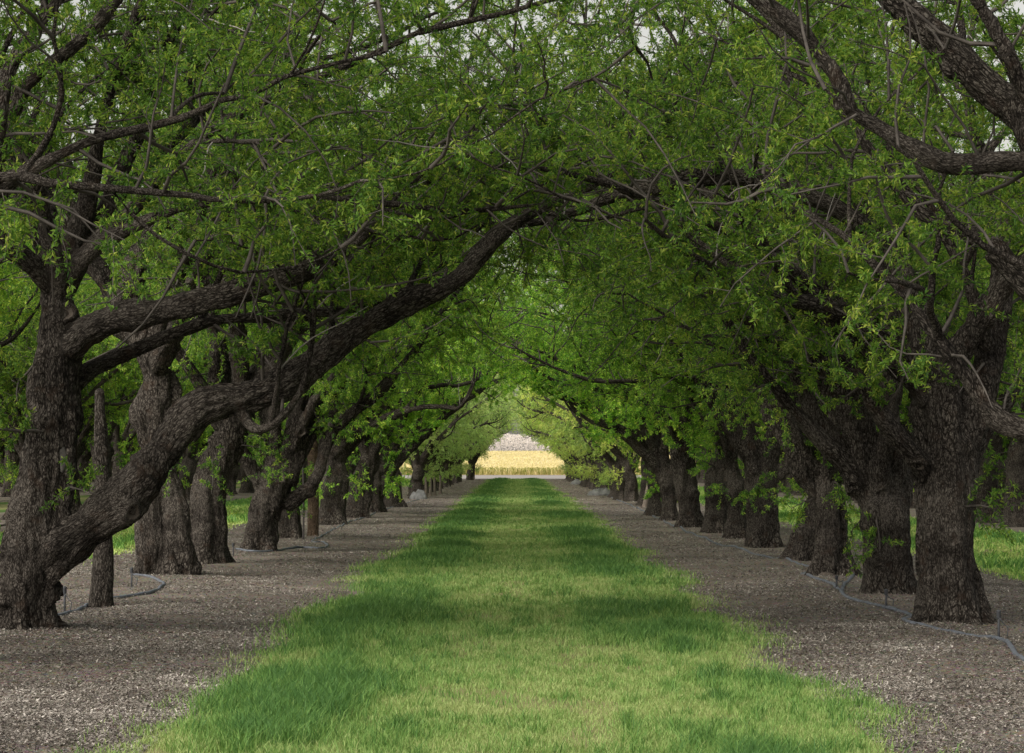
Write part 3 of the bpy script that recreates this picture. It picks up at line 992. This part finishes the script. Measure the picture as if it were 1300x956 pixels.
# trees just outside the frame whose limbs reach in
b0 = at(1420, 860, 21.0)
hero('R0', 21.0, [
    [(1420, 845, 46), (1420, 760, 42), (1415, 680, 42), (1405, 600, 40), (1395, 540, 34)],
    [(1400, 590, 22), (1355, 560, 18, -.1), (1310, 548, 16, -.2), (1264, 530, 16, -.25), (1236, 490, 14, -.3), (1210, 455, 13, -.3), (1188, 428, 10, -.3), (1160, 388, 7, -.2)],
    [(1400, 500, 30), (1385, 420, 28, -.2), (1360, 330, 24, -.4), (1335, 230, 20, -.6), (1298, 204, 13, -.7), (1245, 207, 14, -.7), (1195, 206, 15, -.7), (1150, 182, 14, -.7), (1110, 159, 13, -.7), (1080, 142, 12, -.7), (1070, 115, 12, -.7), (1050, 80, 12, -.7), (1020, 45, 13, -.7), (985, 15, 12, -.7), (940, -25, 10, -.7), (880, -60, 8, -.6)],
    [(1398, 480, 26), (1372, 380, 24, .4), (1335, 260, 22, .6), (1298, 150, 21, .8), (1250, 105, 20, .9), (1192, 50, 18, 1), (1136, 0, 16, 1.1), (1080, -60, 12, 1.2)],
    [(1392, 470, 22), (1340, 400, 19, .6), (1292, 350, 17, .9), (1250, 304, 15, 1.1), (1184, 281, 12, 1.2), (1155, 252, 11, 1.2), (1100, 185, 9, 1.3), (1060, 130, 7, 1.4)],
], 301, 'tree beyond the right edge whose dark limbs cross the upper right corner', n_auto=5, shoots=0, dens=1.0, over=0, skip_az=((PI, 1.35),), ztop=None)
hero('L0', 20.8, [
    [(-105, 850, 46), (-110, 760, 42), (-115, 670, 42), (-120, 580, 40), (-122, 500, 34)],
    [(-118, 520, 22), (-90, 420, 18, -.2), (-50, 320, 14, -.4), (-5, 240, 12, -.5), (40, 215, 9, -.6), (110, 180, 7, -.6), (170, 165, 6, -.6), (230, 150, 5, -.6), (282, 127, 4, -.6)],
    [(-116, 510, 22), (-70, 380, 18, .2), (-20, 240, 15, .3), (30, 112, 12, .3), (75, 75, 11, .3), (120, 35, 10, .3), (160, -15, 9, .3), (220, -70, 7, .3)],
    [(-110, 490, 20), (-60, 330, 16, -.4), (-10, 190, 12, -.6), (10, 90, 11, -.6), (50, 30, 9, -.6), (110, -40, 7, -.6)],
    [(-100, 470, 16), (-60, 300, 13, -.8), (0, 225, 9, -1), (60, 232, 6, -1.1), (150, 240, 5, -1.1), (240, 248, 4, -1.1)],
], 302, 'tree beyond the left edge that shows only thin bare limbs in the upper left corner', n_auto=5, shoots=0, dens=1.0, over=0, skip_az=((0.0, 1.35),))

scar(TREES['L1'], 168, 650, 0.075)
scar(TREES['L1'], 82, 398, 0.08)
scar(TREES['L1'], 80, 580, 0.045, dead=True)
scar(TREES['R2'], 1117, 712, 0.05)
scar(TREES['R1'], 1165, 590, 0.07)
scar(TREES['L4'], 383, 549, 0.07)
scar(TREES['L4'], 357, 607, 0.075)

# generic trees ---------------------------------------------------------
GEN = []


def generic_paths(seed, h_fork, r, lean):
    g = np.random.default_rng(seed)
    z = [-0.25, 0.0, h_fork * 0.35, h_fork * 0.7, h_fork, h_fork + 0.25]
    P = np.array([(lean * max(0, zz) + g.normal() * 0.03, g.normal() * 0.04, zz) for zz in z])
    R = np.array([r * 1.12, r * 1.05, r * 0.98, r * 1.0, r * 1.05, r * 0.85])
    paths = [(P, R)]
    # one long limb over the lane (+x)
    top = P[4]
    L = wander(top, (0.4, g.normal() * 0.2, 0.95), g.uniform(3.6, 4.6), 12, -0.085, 0.09, g)
    paths.append((L, np.linspace(r * 0.5, 0.05, len(L))))
    return paths


def generic(seed, h_fork, r, lean, zlow, **kw):
    zm = lambda p: zlow + 2.7 * (1 - (1 - np.clip((np.abs(p[:, 0]) - 1.1) / 3.0, 0, 1)) ** 1.8)
    t = build_tree('orchard_tree', (0, 0, -50), generic_paths(seed, h_fork, r, lean), seed, voxel=0.045, hero=False,
                   zmin=zm, leaf=0.085, per=5, shoots=14, **kw)
    GEN.append(t['root'])
    return t['root']


for s in range(6):
    generic(500 + s, [1.5, 1.25, 1.7, 1.35, 1.6, 1.2][s], [0.27, 0.31, 0.24, 0.29, 0.26, 0.32][s], [0.12, 0.02, -0.1, 0.2, 0.05, -0.05][s], 1.5, n_auto=8, tall=1.25, over=2)
for s in range(3):
    generic(520 + s, [1.0, 1.1, 0.95][s], [0.2, 0.22, 0.19][s], [0.1, 0.0, 0.15][s], [1.0, 0.95, 1.1][s], n_auto=7, dens=0.85, leaf_mat=M_LEAF_HAZE)
GEN_DATA = [[(c.name.split('.')[0], c.data) for c in r.children] for r in GEN]
for r in GEN:                                # the prototypes themselves are moved out: rebuilt as copies below
    for c in list(r.children): bpy.data.objects.remove(c)
    bpy.data.objects.remove(r)


def place(k, x, y, side, label, group=None, tint=(1, 1, 1), s=1.0, jit=0.35):
    o = empty('orchard_tree', (x, y, 0))
    o.rotation_euler = (0, 0, (0 if side < 0 else PI) + random.uniform(-jit, jit))
    o.scale = (s, s, s * random.uniform(0.94, 1.06))
    tag(o, label, 'tree', group)
    for nm, me in GEN_DATA[k]:
        c = obj(nm, me, o)
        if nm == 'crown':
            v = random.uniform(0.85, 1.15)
            c.color = (tint[0] * v * random.uniform(.93, 1.07), tint[1] * v, tint[2] * v, 1)  # raised tints put haze and light into the colour of distant crowns
    return o


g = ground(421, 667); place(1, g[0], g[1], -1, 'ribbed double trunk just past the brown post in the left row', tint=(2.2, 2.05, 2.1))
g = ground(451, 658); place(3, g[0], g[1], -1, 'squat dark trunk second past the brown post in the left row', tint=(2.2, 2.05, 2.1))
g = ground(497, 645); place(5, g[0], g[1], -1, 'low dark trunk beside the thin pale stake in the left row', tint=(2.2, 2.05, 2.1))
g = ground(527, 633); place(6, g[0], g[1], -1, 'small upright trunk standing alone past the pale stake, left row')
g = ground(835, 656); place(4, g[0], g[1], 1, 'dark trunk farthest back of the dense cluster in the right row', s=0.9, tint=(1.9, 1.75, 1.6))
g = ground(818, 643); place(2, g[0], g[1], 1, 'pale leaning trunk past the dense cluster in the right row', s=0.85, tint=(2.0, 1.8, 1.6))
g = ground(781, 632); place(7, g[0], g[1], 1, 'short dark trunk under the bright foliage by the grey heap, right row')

for side in (-1, 1):
    nm = 'left' if side < 0 else 'right'
    y = 121 if side < 0 else 104
    while y < 228:
        tn = (1.15, 1.15, 1.25) if side < 0 else (1.35, 1.25, 1.05)
        k = random.choice([6, 7, 8])
        near_end = y > 205
        if not (side > 0 and 110 < y < 118):
            place(k if not near_end else 6 + random.randrange(3), side * (4.1 if side > 0 or y < 212 else 3.5) + random.uniform(-.15, .15), y, side,
                  'far small tree in the %s row, bright foliage nearly to the ground' % nm if not near_end else
                  'tree at the far end of the %s row framing the yellow field' % nm,
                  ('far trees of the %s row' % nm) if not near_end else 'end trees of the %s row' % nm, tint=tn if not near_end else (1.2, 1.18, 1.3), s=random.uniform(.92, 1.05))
        y += random.uniform(4.6, 5.6)

# neighbouring rows
for g_, lab in (((1258, 664), 'grey trunk of the next row seen right of the nearest right trunk'),
                ((1288, 669), 'grey trunk of the next row at the right edge of the view')):
    q = ground(*g_)
    place(0 if g_[0] < 1270 else 2, q[0], q[1], 1, lab, tint=(1.1, 1.1, 1.1))
q = ground(22, 660); place(3, q[0], q[1], -1, 'dark thin trunk of the next row at the left edge, behind the nearest tree', tint=(1.2, 1.15, 1.1), s=.9)
for side in (-1, 1):
    nm = 'left' if side < 0 else 'right'
    for row, (x, y0, y1) in enumerate(((12.3, 47, 228), (20.4, 88, 228), (28.6, 130, 226))):
        y = y0 + random.uniform(0, 3)
        while y < y1:
            if row == 0 and 60 < y < 75:
                y += 2.5
                continue
            place(random.randrange(6), side * x + random.uniform(-.25, .25), y, side * random.choice((-1, 1)),
                  'tree in the %s row beyond the grass strip on the %s' % (('next', 'third', 'fourth')[row], nm),
                  '%s row of trees on the %s' % (('next', 'third', 'fourth')[row], nm), tint=(1.7, 1.6, 1.5), s=random.uniform(.95, 1.1))
            y += random.uniform(4.8, 5.8)

# ------------------------------------------------------------------ ground
def sheet(name, x0, x1, y0, y1, z, mat, nx=2, ny=2, attrs=None, slope=None):
    xs = np.linspace(x0, x1, nx); ys = np.linspace(y0, y1, ny)
    X, Y = np.meshgrid(xs, ys)
    Z = np.full_like(X, z) if slope is None else slope(X, Y)
    v = np.stack([X, Y, Z], -1).reshape(-1, 3)
    i = (np.arange(ny - 1)[:, None] * nx + np.arange(nx - 1)[None]).reshape(-1)
    f = np.stack([i, i + 1, i + nx + 1, i + nx], -1)
    at_ = {k: ('FLOAT', 'POINT', fn(v)) for k, fn in (attrs or {}).items()}
    return tag(obj(name, mesh_from(name, v, f, mat, True, at_)), kind='structure')


sheet('ground', -1500, 1500, -60, 4000, 0.0, M_MULCH)


TRUNKS = np.array([[t['root'].location.x, t['root'].location.y] for t in TREES.values()])


def relief(x, y):
    """height of the uneven soil under the tree rows"""
    x = np.asarray(x, float); y = np.asarray(y, float)
    ax = np.abs(x)
    m = np.clip((ax - 2.1) / 0.8, 0, 1) * np.clip((6.4 - ax) / 0.6, 0, 1) * np.clip((118 - y) / 20, 0, 1)
    h = 0.075 * (fbm(np.stack([x * 0.9, y * 0.55, 0 * x], -1).reshape(-1, 3), 211, 3).reshape(x.shape) - 0.35) + 0.02 * fbm(np.stack([x * 5, y * 4, 0 * x], -1).reshape(-1, 3), 213, 2).reshape(x.shape)
    for tx, ty in TRUNKS:
        d2_ = (x - tx) ** 2 + (y - ty) ** 2
        h = h + 0.035 * np.exp(-d2_ / 0.5)
    return np.maximum(0, h) * m


def lush(p):
    """0 pale dry grass .. 1 dark lush grass, by place"""
    cx = np.round(p[:, 0] / 8.2) * 8.2
    u = p[:, 0] - cx
    band = np.exp(-((np.abs(u) - 1.25) / 0.6) ** 2)
    q = np.stack([p[:, 0] * 0.9, p[:, 1] * 0.28, np.zeros(len(p))], 1)
    n = fbm(q, 31, 3)
    q2 = np.stack([p[:, 0] * 3.1, p[:, 1] * 1.3, np.zeros(len(p))], 1)
    n2 = fbm(q2, 47, 2)
    return np.clip((n - 0.5) * 2.5 * (0.3 + 0.7 * band) + band * 0.7 - 0.1 + (n2 - 0.5) * 1.5 * (0.35 + 0.65 * band), 0, 1)


def edge(x, y, base):
    """ragged half-width of a grass strip"""
    q = np.stack([np.sign(x) * 5 + 0 * x, y * 0.45, np.zeros(len(x))], 1)
    return base + (fbm(q, 77, 4) - 0.5) * 0.8


def strip(name, cx, hw, y0, y1, ny):
    ys = np.linspace(y0, y1, ny)
    l = cx - edge(np.full(ny, -1.0 + cx), ys, hw); r = cx + edge(np.full(ny, 1.0 + cx), ys, hw)
    nx = 26
    t = np.linspace(0, 1, nx)
    X = l[:, None] * (1 - t) + r[:, None] * t
    v = np.stack([X, ys[:, None].repeat(nx, 1), np.full_like(X, 0.004)], -1).reshape(-1, 3)
    i = (np.arange(ny - 1)[:, None] * nx + np.arange(nx - 1)[None]).reshape(-1)
    f = np.stack([i, i + 1, i + nx + 1, i + nx], -1)
    tag(obj(name, mesh_from(name, v, f, M_TURF, True, {'lush': ('FLOAT', 'POINT', lush(v))})), kind='structure')


for s_ in (-1, 1):
    sheet('orchard_floor', min(s_ * 1.9, s_ * 6.6), max(s_ * 1.9, s_ * 6.6), 10, 120, 0.0, M_MULCH, 60, 1100, slope=lambda X, Y: 0.003 + relief(X, Y))
HW = 1.9
strip('grass_lane', 0.05, HW, 8, 231, 900)
for s in (-1, 1):
    strip('grass_strip', s * 8.2, HW - 0.1, 25, 231, 300)
    strip('grass_strip', s * 16.4, HW - 0.1, 60, 231, 200)
sheet('farm_track', -200, 200, 232, 290, 0.008, M_ROAD)


def blades(name, cx, hw, y0, y1, dens, wscale, seed, mat=M_GRASS, hmul=1.0):
    g = np.random.default_rng(seed)
    # depth density falls with distance
    ygrid = np.linspace(y0, y1, 400)
    dn = dens(ygrid)
    cdf = np.cumsum(dn); tot = int(dn.mean() * (y1 - y0) * 2 * (hw + 0.5)); cdf = cdf / cdf[-1]
    y = np.interp(g.random(tot), cdf, ygrid)
    x = cx + (g.random(tot) * 2 - 1) * (hw + 0.5)
    e = edge(x - cx + (cx), y, hw) if cx == 0 else edge(x - cx, y, hw)
    fade = np.abs(x - cx) - e
    keep = fade < np.where(g.random(tot) < 0.1, 0.5, 0.14) * g.normal(size=tot)
    x, y = x[keep], y[keep]
    n = len(x)
    p = np.stack([x, y, np.zeros(n)], 1)
    worn = fbm(np.stack([p[:, 0] * 2.4, p[:, 1] * 0.9, 0 * x], 1), 131, 3)
    tuft = fbm(np.stack([p[:, 0] * 8, p[:, 1] * 5, 0 * x], 1), 151, 2)
    lu = lush(p)
    k2 = ~((worn < 0.36) & (lu < 0.5) & (g.random(n) < 0.75))
    p, lu, tuft, x, y = p[k2], lu[k2], tuft[k2], x[k2], y[k2]; n = len(p)
    lu = np.clip(lu + g.normal(size=n) * 0.14 + 0.55 * np.clip((tuft - 0.6) * 5, 0, 1) - 0.3 * np.clip((0.4 - tuft) * 5, 0, 1), 0, 1)
    h = (0.03 + 0.085 * lu ** 1.3) * g.uniform(0.55, 1.45, n) * hmul
    w = wscale(y) * (0.7 + 0.6 * g.random(n))
    az = g.random(n) * 2 * PI
    side = np.stack([np.cos(az), np.sin(az), np.zeros(n)], 1)
    ln = g.random(n) * 2 * PI
    lean = np.stack([np.cos(ln), np.sin(ln), np.zeros(n)], 1) * (h * g.uniform(0.15, 0.9, n))[:, None]
    up = np.array((0, 0, 1.0))
    b = p + up * 0.002
    mid = b + lean * 0.35 + up * (h * 0.6)[:, None]
    tip = b + lean + up * (h * 0.95)[:, None]
    ww = side * w[:, None]
    v = np.stack([b - ww, b + ww, mid + ww * .75, mid - ww * .75, tip], 1).reshape(-1, 3)
    i = np.arange(n)[:, None] * 5
    q = i + np.array([[0, 1, 2, 3]]); t = i + np.array([[3, 2, 4]])
    tint = np.clip(0.86 - 0.8 * lu + g.normal(size=n) * 0.2, 0, 1)
    me = mesh_from(name, v, [q, t], mat, False, {'tint': ('FLOAT', 'FACE', np.concatenate([tint, tint]))})
    return tag(obj(name, me), kind='stuff')


d1 = lambda y: 5600 * np.minimum(1.0, (17 / y)) ** 1.5
w1 = lambda y: 0.0024 * np.maximum(1, y / 18) ** 0.8
o = blades('grass', 0.05, HW, 13, 231, d1, w1, 5)
tag(o, 'short mixed pale and dark green grass growing along the middle lane', 'grass')
d2 = lambda y: 260 * np.minimum(1.0, (45 / y)) ** 1.2
w2 = lambda y: 0.012 * np.maximum(1, y / 45) ** 0.7
for s, nm in ((-1, 'left'), (1, 'right')):
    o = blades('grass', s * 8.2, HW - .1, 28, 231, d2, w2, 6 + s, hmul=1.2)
    o.color = (1.5, 1.45, 1.3, 1)  # same grass with raised colour, painting in light the shaded strips lack
    tag(o, 'bright grass strip beyond the %s row of trunks' % nm, 'grass')


def litter(name, x0, x1, y0, y1, n, seed, label):
    g = np.random.default_rng(seed)
    u = g.random(n)
    y = 1 / (1 / y0 + u * (1 / y1 - 1 / y0))
    x = x0 + (x1 - x0) * g.random(n)
    cl = fbm(np.stack([x * 1.3, y * 0.7, 0 * x], 1), seed, 3)
    k = g.random(n) < np.clip((cl - 0.25) * 2.6, 0.12, 1)
    x, y = x[k], y[k]; n = len(x)
    s = 0.003 + 0.0085 * g.random(n) ** 2.2 * np.maximum(1, y / 30) ** 0.6
    az = g.random(n) * 2 * PI
    tl = g.normal(size=n) * 0.35
    stick = g.random(n) < 0.006
    a = np.stack([np.cos(az), np.sin(az), np.where(stick, 0.05, tl)], 1) * np.where(stick, g.uniform(0.03, 0.1, n), s * g.uniform(.8, 2.2, n))[:, None]
    b = np.stack([-np.sin(az), np.cos(az), g.normal(size=n) * 0.35], 1) * np.where(stick, 0.005, s * 0.6)[:, None]
    gz = relief(x, y)
    c = np.stack([x, y, gz + 0.006 + g.random(n) * 0.012], 1)
    v = np.stack([c - a, c - b, c + a, c + b], 1)
    v[:, :, 2] = np.maximum(v[:, :, 2], gz[:, None] + 0.004)
    tint = np.clip(g.beta(1.1, 2.2, n) * 1.1 + (cl[k] - 0.5) * 0.7, 0, 1)
    tint[stick] *= 0.4
    me = mesh_from(name, v.reshape(-1, 3), np.arange(n * 4).reshape(-1, 4), M_LITTER, False, {'tint': ('FLOAT', 'FACE', tint)})
    tag(obj(name, me), label, 'litter', kind='stuff')


litter('leaf_litter', -6.6, -1.9, 14, 231, 850000, 61, 'husks, petals and wood chips strewn under the left row')
litter('leaf_litter', 1.9, 6.6, 14, 231, 850000, 62, 'husks, petals and wood chips strewn under the right row')

# far field: gentle rise of flowering crop, then blossom-grey wood
rise = lambda X, Y: 0.012 + np.clip(Y - 290, 0, 1e9) * 0.0105
M_FIELD = simple('mustard_field', (0.66, 0.57, 0.33), 0.95, 0.2, 1.0, stretch=(0.04, 0.35, 1))
sheet('field', -260, 260, 290, 610, 0.01, M_FIELD, 40, 60, slope=rise)


def crop(name, y0, y1, n, h, tint_rng, seed, label, xr=60):
    g = np.random.default_rng(seed)
    y = y0 + (y1 - y0) * g.random(n) ** 1.6
    x = (g.random(n) * 2 - 1) * xr
    z = rise(x, y)
    hh = h * g.uniform(.5, 1.2, n); w = g.uniform(.02, .05, n)
    az = g.random(n) * PI
    s = np.stack([np.cos(az), np.sin(az), 0 * az], 1) * w[:, None]
    b = np.stack([x, y, z], 1); t = b + np.stack([g.normal(size=n) * .08, g.normal(size=n) * .08, hh], 1)
    v = np.stack([b - s * .5, b + s * .5, t + s, t - s], 1)
    me = mesh_from(name, v.reshape(-1, 3), np.arange(n * 4).reshape(-1, 4), M_CROP, False,
                   {'tint': ('FLOAT', 'FACE', np.clip(g.uniform(*tint_rng, n), 0, 1))})
    tag(obj(name, me), label, 'crop', kind='stuff')


crop('crop_fringe', 290.5, 300, 26000, 0.6, (0.0, 0.75), 81, 'green fringe of the yellow crop along the far track')
crop('flowering_crop', 296, 600, 120000, 0.22, (0.5, 1.0), 82, 'yellow flowering crop filling the far field')
M_RED = simple('red_soil', (0.3, 0.13, 0.08), 0.95, 0.2, 1.0)
sheet('soil_bank', -200, 200, 287.5, 290.4, 0.02, M_RED)


def far_wood():
    g = np.random.default_rng(91)
    n = 170000
    x = (g.random(n) * 2 - 1) * 170
    y = 612 + g.random(n) * 18
    top = 1.6 + 2.6 * fbm(np.stack([x * .12, 0 * x, 0 * x], 1), 5, 3)
    z = rise(x, np.full(n, 610.0)) + top * g.random(n) ** 0.8
    c = np.stack([x, y, z], 1)
    a = norm(g.normal(size=(n, 3))) * g.uniform(.08, .22, n)[:, None]
    b = norm(g.normal(size=(n, 3))) * g.uniform(.06, .16, n)[:, None]
    v = np.stack([c - a, c - b, c + a, c + b], 1)
    me = mesh_from('far_wood', v.reshape(-1, 3), np.arange(n * 4).reshape(-1, 4), M_FAR, False, {'tint': ('FLOAT', 'FACE', g.random(n))})
    tag(obj('far_wood', me), 'hazy pinkish grey belt of trees beyond the yellow field', 'trees', kind='stuff')


far_wood()


# ------------------------------------------------------------------ posts, hoses, stakes
def post(px, py, r_px, top_py, label, name='wooden_post', mat=None, lean=(0, 0), wob=1.0, taper=0.12):
    g0 = ground(px, py)
    Y = g0[1]
    r = r_px * Y / FPX
    top = at(px, top_py, Y)[2]
    zs = np.concatenate([[-0.15], np.linspace(0, top, 10)])
    P = np.stack([lean[0] * zs + np.sin(zs * 2) * 0.012 * wob, lean[1] * zs, zs], 1)
    R = r * (1.06 - taper * np.clip(zs, 0, 9) / max(top, .1))
    if r > 0.04:
        v, f, own, bk, nr = wood([smooth_path(P, R, .05)], 0.016, int(px), 0.5, 0.15)
        me = split_mesh(name, v, f, nr, bk, own[f[:, 0]] >= 0, mat or M_POST)
    else:
        v, q, t = tube_closed(P, R, 8)
        me = mesh_from(name, v, [q, t], mat or M_POST, True, {'bark': ('FLOAT_VECTOR', 'POINT', v)})
    o = obj(name, me)
    o.location = g0
    tag(o, label, 'post')
    return o


post(128, 774, 13, 495, 'rough dark wooden post standing behind the low limb of the leftmost tree', mat=M_BARK, taper=0.5, wob=2.0)
post(397, 682, 6.8, 560, 'reddish brown wooden post to the right of the tree with cut stubs')
post(508, 640, 2.2, 600, 'thin pale wooden stake standing alone beside the left row', name='wooden_stake', mat=M_PALEPOST)
post(385, 688, 1.3, 520, 'thin dark metal rod upright between the cut-stub tree and the brown post', name='metal_rod', mat=M_STEEL, lean=(-.01, 0))
for i, (px, py, tp) in enumerate(((541, 632, 606), (546, 630, 607), (552, 629, 606), (559, 627, 604))):
    o = post(px, py, 1.5, tp, 'thin pale stake in the line of stakes along the far left row', name='wooden_stake', mat=M_PALEPOST, lean=(random.uniform(-.05, .05), 0))
    o['group'] = 'line of pale stakes in the far left row'
post(818, 645, 2.6, 608, 'slanting pale stake propped beside the right row', name='wooden_stake', mat=M_PALEPOST, lean=(.16, 0))


def hose(pts, r, label):
    P = np.array([ground(*p) for p in pts])
    P[:, 2] = r * 0.95 + 0.004
    S, _ = smooth_path(P, np.full(len(P), r), 0.06)
    gg = np.random.default_rng(len(pts))
    S[:, 2] = relief(S[:, 0], S[:, 1]) + r * 0.7 + 0.035 * (fbm(np.stack([S[:, 1] * 1.5, S[:, 0] * 1.5, 0 * S[:, 0]], 1), 3, 2) - 0.55)
    v, q, t = tube_closed(S, np.full(len(S), r), 10)
    o = obj('irrigation_hose', mesh_from('irrigation_hose', v, [q, t], M_HOSE, True))
    tag(o, label, 'hose')


hose([(20, 800), (60, 790), (80, 786), (100, 780), (112, 773), (140, 766), (165, 762), (190, 759), (204, 752), (208, 745), (200, 740), (184, 737), (168, 735), (178, 730), (215, 722), (255, 712), (285, 705)],
     0.02, 'grey blue hose looping round the foot of the dark post on the left')
hose([(300, 703), (322, 704), (345, 703), (365, 699), (385, 697), (405, 698), (416, 695), (408, 691), (396, 691), (420, 676), (445, 664), (470, 656), (492, 648), (515, 640), (540, 632)],
     0.019, 'grey hose lying in short loops past the cut-stub tree on the left')
hose([(1320, 862), (1300, 846), (1285, 832), (1276, 820), (1264, 816), (1235, 812), (1205, 806), (1175, 801), (1152, 797), (1147, 791), (1158, 787), (1150, 783), (1126, 777), (1100, 771), (1078, 764), (1068, 757), (1070, 747), (1080, 738), (1090, 733)],
     0.02, 'blue grey hose snaking past the feet of the nearest right trunks')
hose([(1070, 752), (1050, 741), (1030, 737), (1018, 732), (1028, 729), (1045, 722), (1020, 719), (985, 712), (950, 703), (915, 694), (880, 680), (852, 668), (830, 657), (808, 646), (785, 636), (768, 628)],
     0.02, 'pale hose running straight along the far right row of trunks')


def sprinkler(px, py, h_px, label):
    g0 = ground(px, py)
    h = h_px * g0[1] / FPX
    g0[2] = relief(g0[:1], g0[1:2])[0]
    root = empty('sprinkler_stake', g0)
    tag(root, label, 'sprinkler')
    P = np.array([(0, 0, -0.08), (0, 0, h * .5), (0.004, 0, h)])
    v, q, t = tube_closed(P, [0.011, 0.011, 0.009], 8)
    obj('stake', mesh_from('stake', v, [q, t], M_STAKE), root)
    P = np.array([(0, 0, h * .72), (0, 0, h * .78), (0, 0, h * .98), (0, 0, h * 1.02), (0, 0, h * 1.05)])
    v, q, t = tube_closed(P, [0.008, 0.019, 0.019, 0.024, 0.008], 10)
    obj('spray_head', mesh_from('spray_head', v, [q, t], M_STAKE), root)
    P = np.array([(0.0, -0.01, h * .8), (.04, -.02, h * .55), (.07, -.03, .1), (.06, -.05, .03)])
    S, R = smooth_path(P, [0.005] * 4, .03)
    v, q, t = tube_closed(S, R, 6)
    obj('feed_tube', mesh_from('feed_tube', v, [q, t], M_STAKE), root)


sprinkler(1268, 816, 36, 'dark sprinkler stake right of the nearest right trunk')
sprinkler(1125, 777, 24, 'sprinkler stake in front of the trunk with the knot hole')
sprinkler(1062, 748, 16, 'small sprinkler stake before the Y shaped trunk')
sprinkler(875, 672, 11, 'tiny sprinkler stake at the straight brown trunk in mid right row')
sprinkler(82, 783, 32, 'sprinkler stake between the leftmost trunk and the dark post')
sprinkler(167, 751, 24, 'sprinkler stake inside the hose loop on the left')
sprinkler(296, 708, 16, 'small sprinkler stake left of the cut-stub tree')


def heap(px, py, w, h, label, seed):
    g0 = ground(px, py)
    g = np.random.default_rng(seed)
    n, m = 34, 16
    u = np.linspace(-1, 1, n); t = np.linspace(0, PI, m)
    U, T = np.meshgrid(u, t, indexing='ij')
    prof = np.sqrt(np.clip(1 - U ** 2, 0.0, 1))
    X = U * w / 2; Yv = -np.cos(T) * 0.45 * prof; Z = np.sin(T) * h * prof
    v = np.stack([X, Yv, Z], -1).reshape(-1, 3)
    nz = fbm(v * np.array((5, 5, 9)), seed, 3) - .5
    v[:, 2] = np.maximum(0, v[:, 2] * (1 + nz * 1.5)); v[:, 1] += nz * .2
    i = (np.arange(n - 1)[:, None] * m + np.arange(m - 1)[None]).reshape(-1)
    f = np.stack([i, i + m, i + m + 1, i + 1], -1)
    o = obj('sheeting_heap', mesh_from('sheeting_heap', v, f, M_SACK, True))
    o.location = g0
    tag(o, label, 'heap')


heap(764, 629, 1.25, 0.28, 'pale grey crumpled heap lying beside the far right row', 1)
heap(735, 615, 1.1, 0.28, 'second smaller pale heap farther back by the right row', 2)
heap(531, 634, .7, 0.3, 'small grey blue heap by the pale stake in the left row', 3)


def stone(px, py, w, label):
    g0 = ground(px, py)
    import bmesh
    bm = bmesh.new()
    bmesh.ops.create_icosphere(bm, subdivisions=3, radius=1)
    v = np.array([x.co for x in bm.verts]); f = np.array([[q.index for q in x.verts] for x in bm.faces])
    bm.free()
    v = v * (1 + (fbm(v * 1.7, int(px), 3) - .5) * .5)[:, None] * np.array((w, w * .8, w * .6))
    o = obj('stone', mesh_from('stone', v, f, M_CUT, True))
    o.location = g0 + np.array((0, 0, w * .3))
    tag(o, label, 'stone')


stone(1050, 736, 0.11, 'rounded brown stone at the foot of the Y shaped trunk')

# ------------------------------------------------------------------ light
SUN_EL, SUN_AZ = math.radians(40), math.radians(-140)      # azimuth from +Y towards +X
w = bpy.data.worlds.new('World')
sc.world = w
w.use_nodes = True
nt = w.node_tree
for n in list(nt.nodes): nt.nodes.remove(n)
sky = nt.nodes.new('ShaderNodeTexSky')
sky.sky_type = 'NISHITA'
sky.sun_disc = False
sky.sun_elevation = SUN_EL
sky.sun_rotation = SUN_AZ
sky.air_density = 1.0; sky.dust_density = 2.5
hs = nt.nodes.new('ShaderNodeHueSaturation')
hs.inputs['Saturation'].default_value = 0.25
nt.links.new(sky.outputs[0], hs.inputs['Color'])
bg = nt.nodes.new('ShaderNodeBackground')
bg.inputs['Strength'].default_value = 0.15
wm = mixc(nt, 1.0, hs.outputs[0], (1.06, 1.0, 0.9), 'MULTIPLY')
nt.links.new(wm, bg.inputs[0])
wo = nt.nodes.new('ShaderNodeOutputWorld')
nt.links.new(bg.outputs[0], wo.inputs[0])
sd = bpy.data.lights.new('sun', 'SUN')
sd.energy = 4.1
sd.angle = math.radians(60)
sd.color = (1.0, 0.92, 0.8)
so = bpy.data.objects.new('sun', sd)
COL.objects.link(so)
dirv = Vector((math.sin(SUN_AZ) * math.cos(SUN_EL), math.cos(SUN_AZ) * math.cos(SUN_EL), math.sin(SUN_EL)))
so.rotation_euler = dirv.to_track_quat('Z', 'Y').to_euler()
so.location = (-30, 40, 40)

sc.view_settings.view_transform = 'Standard'
sc.view_settings.look = 'None'
sc.view_settings.exposure = 0
sc.view_settings.gamma = 1
sc.render.engine = 'CYCLES'
sc.cycles.max_bounces = 6
sc.cycles.diffuse_bounces = 4
sc.cycles.glossy_bounces = 2
sc.cycles.transmission_bounces = 4
sc.cycles.use_denoising = True
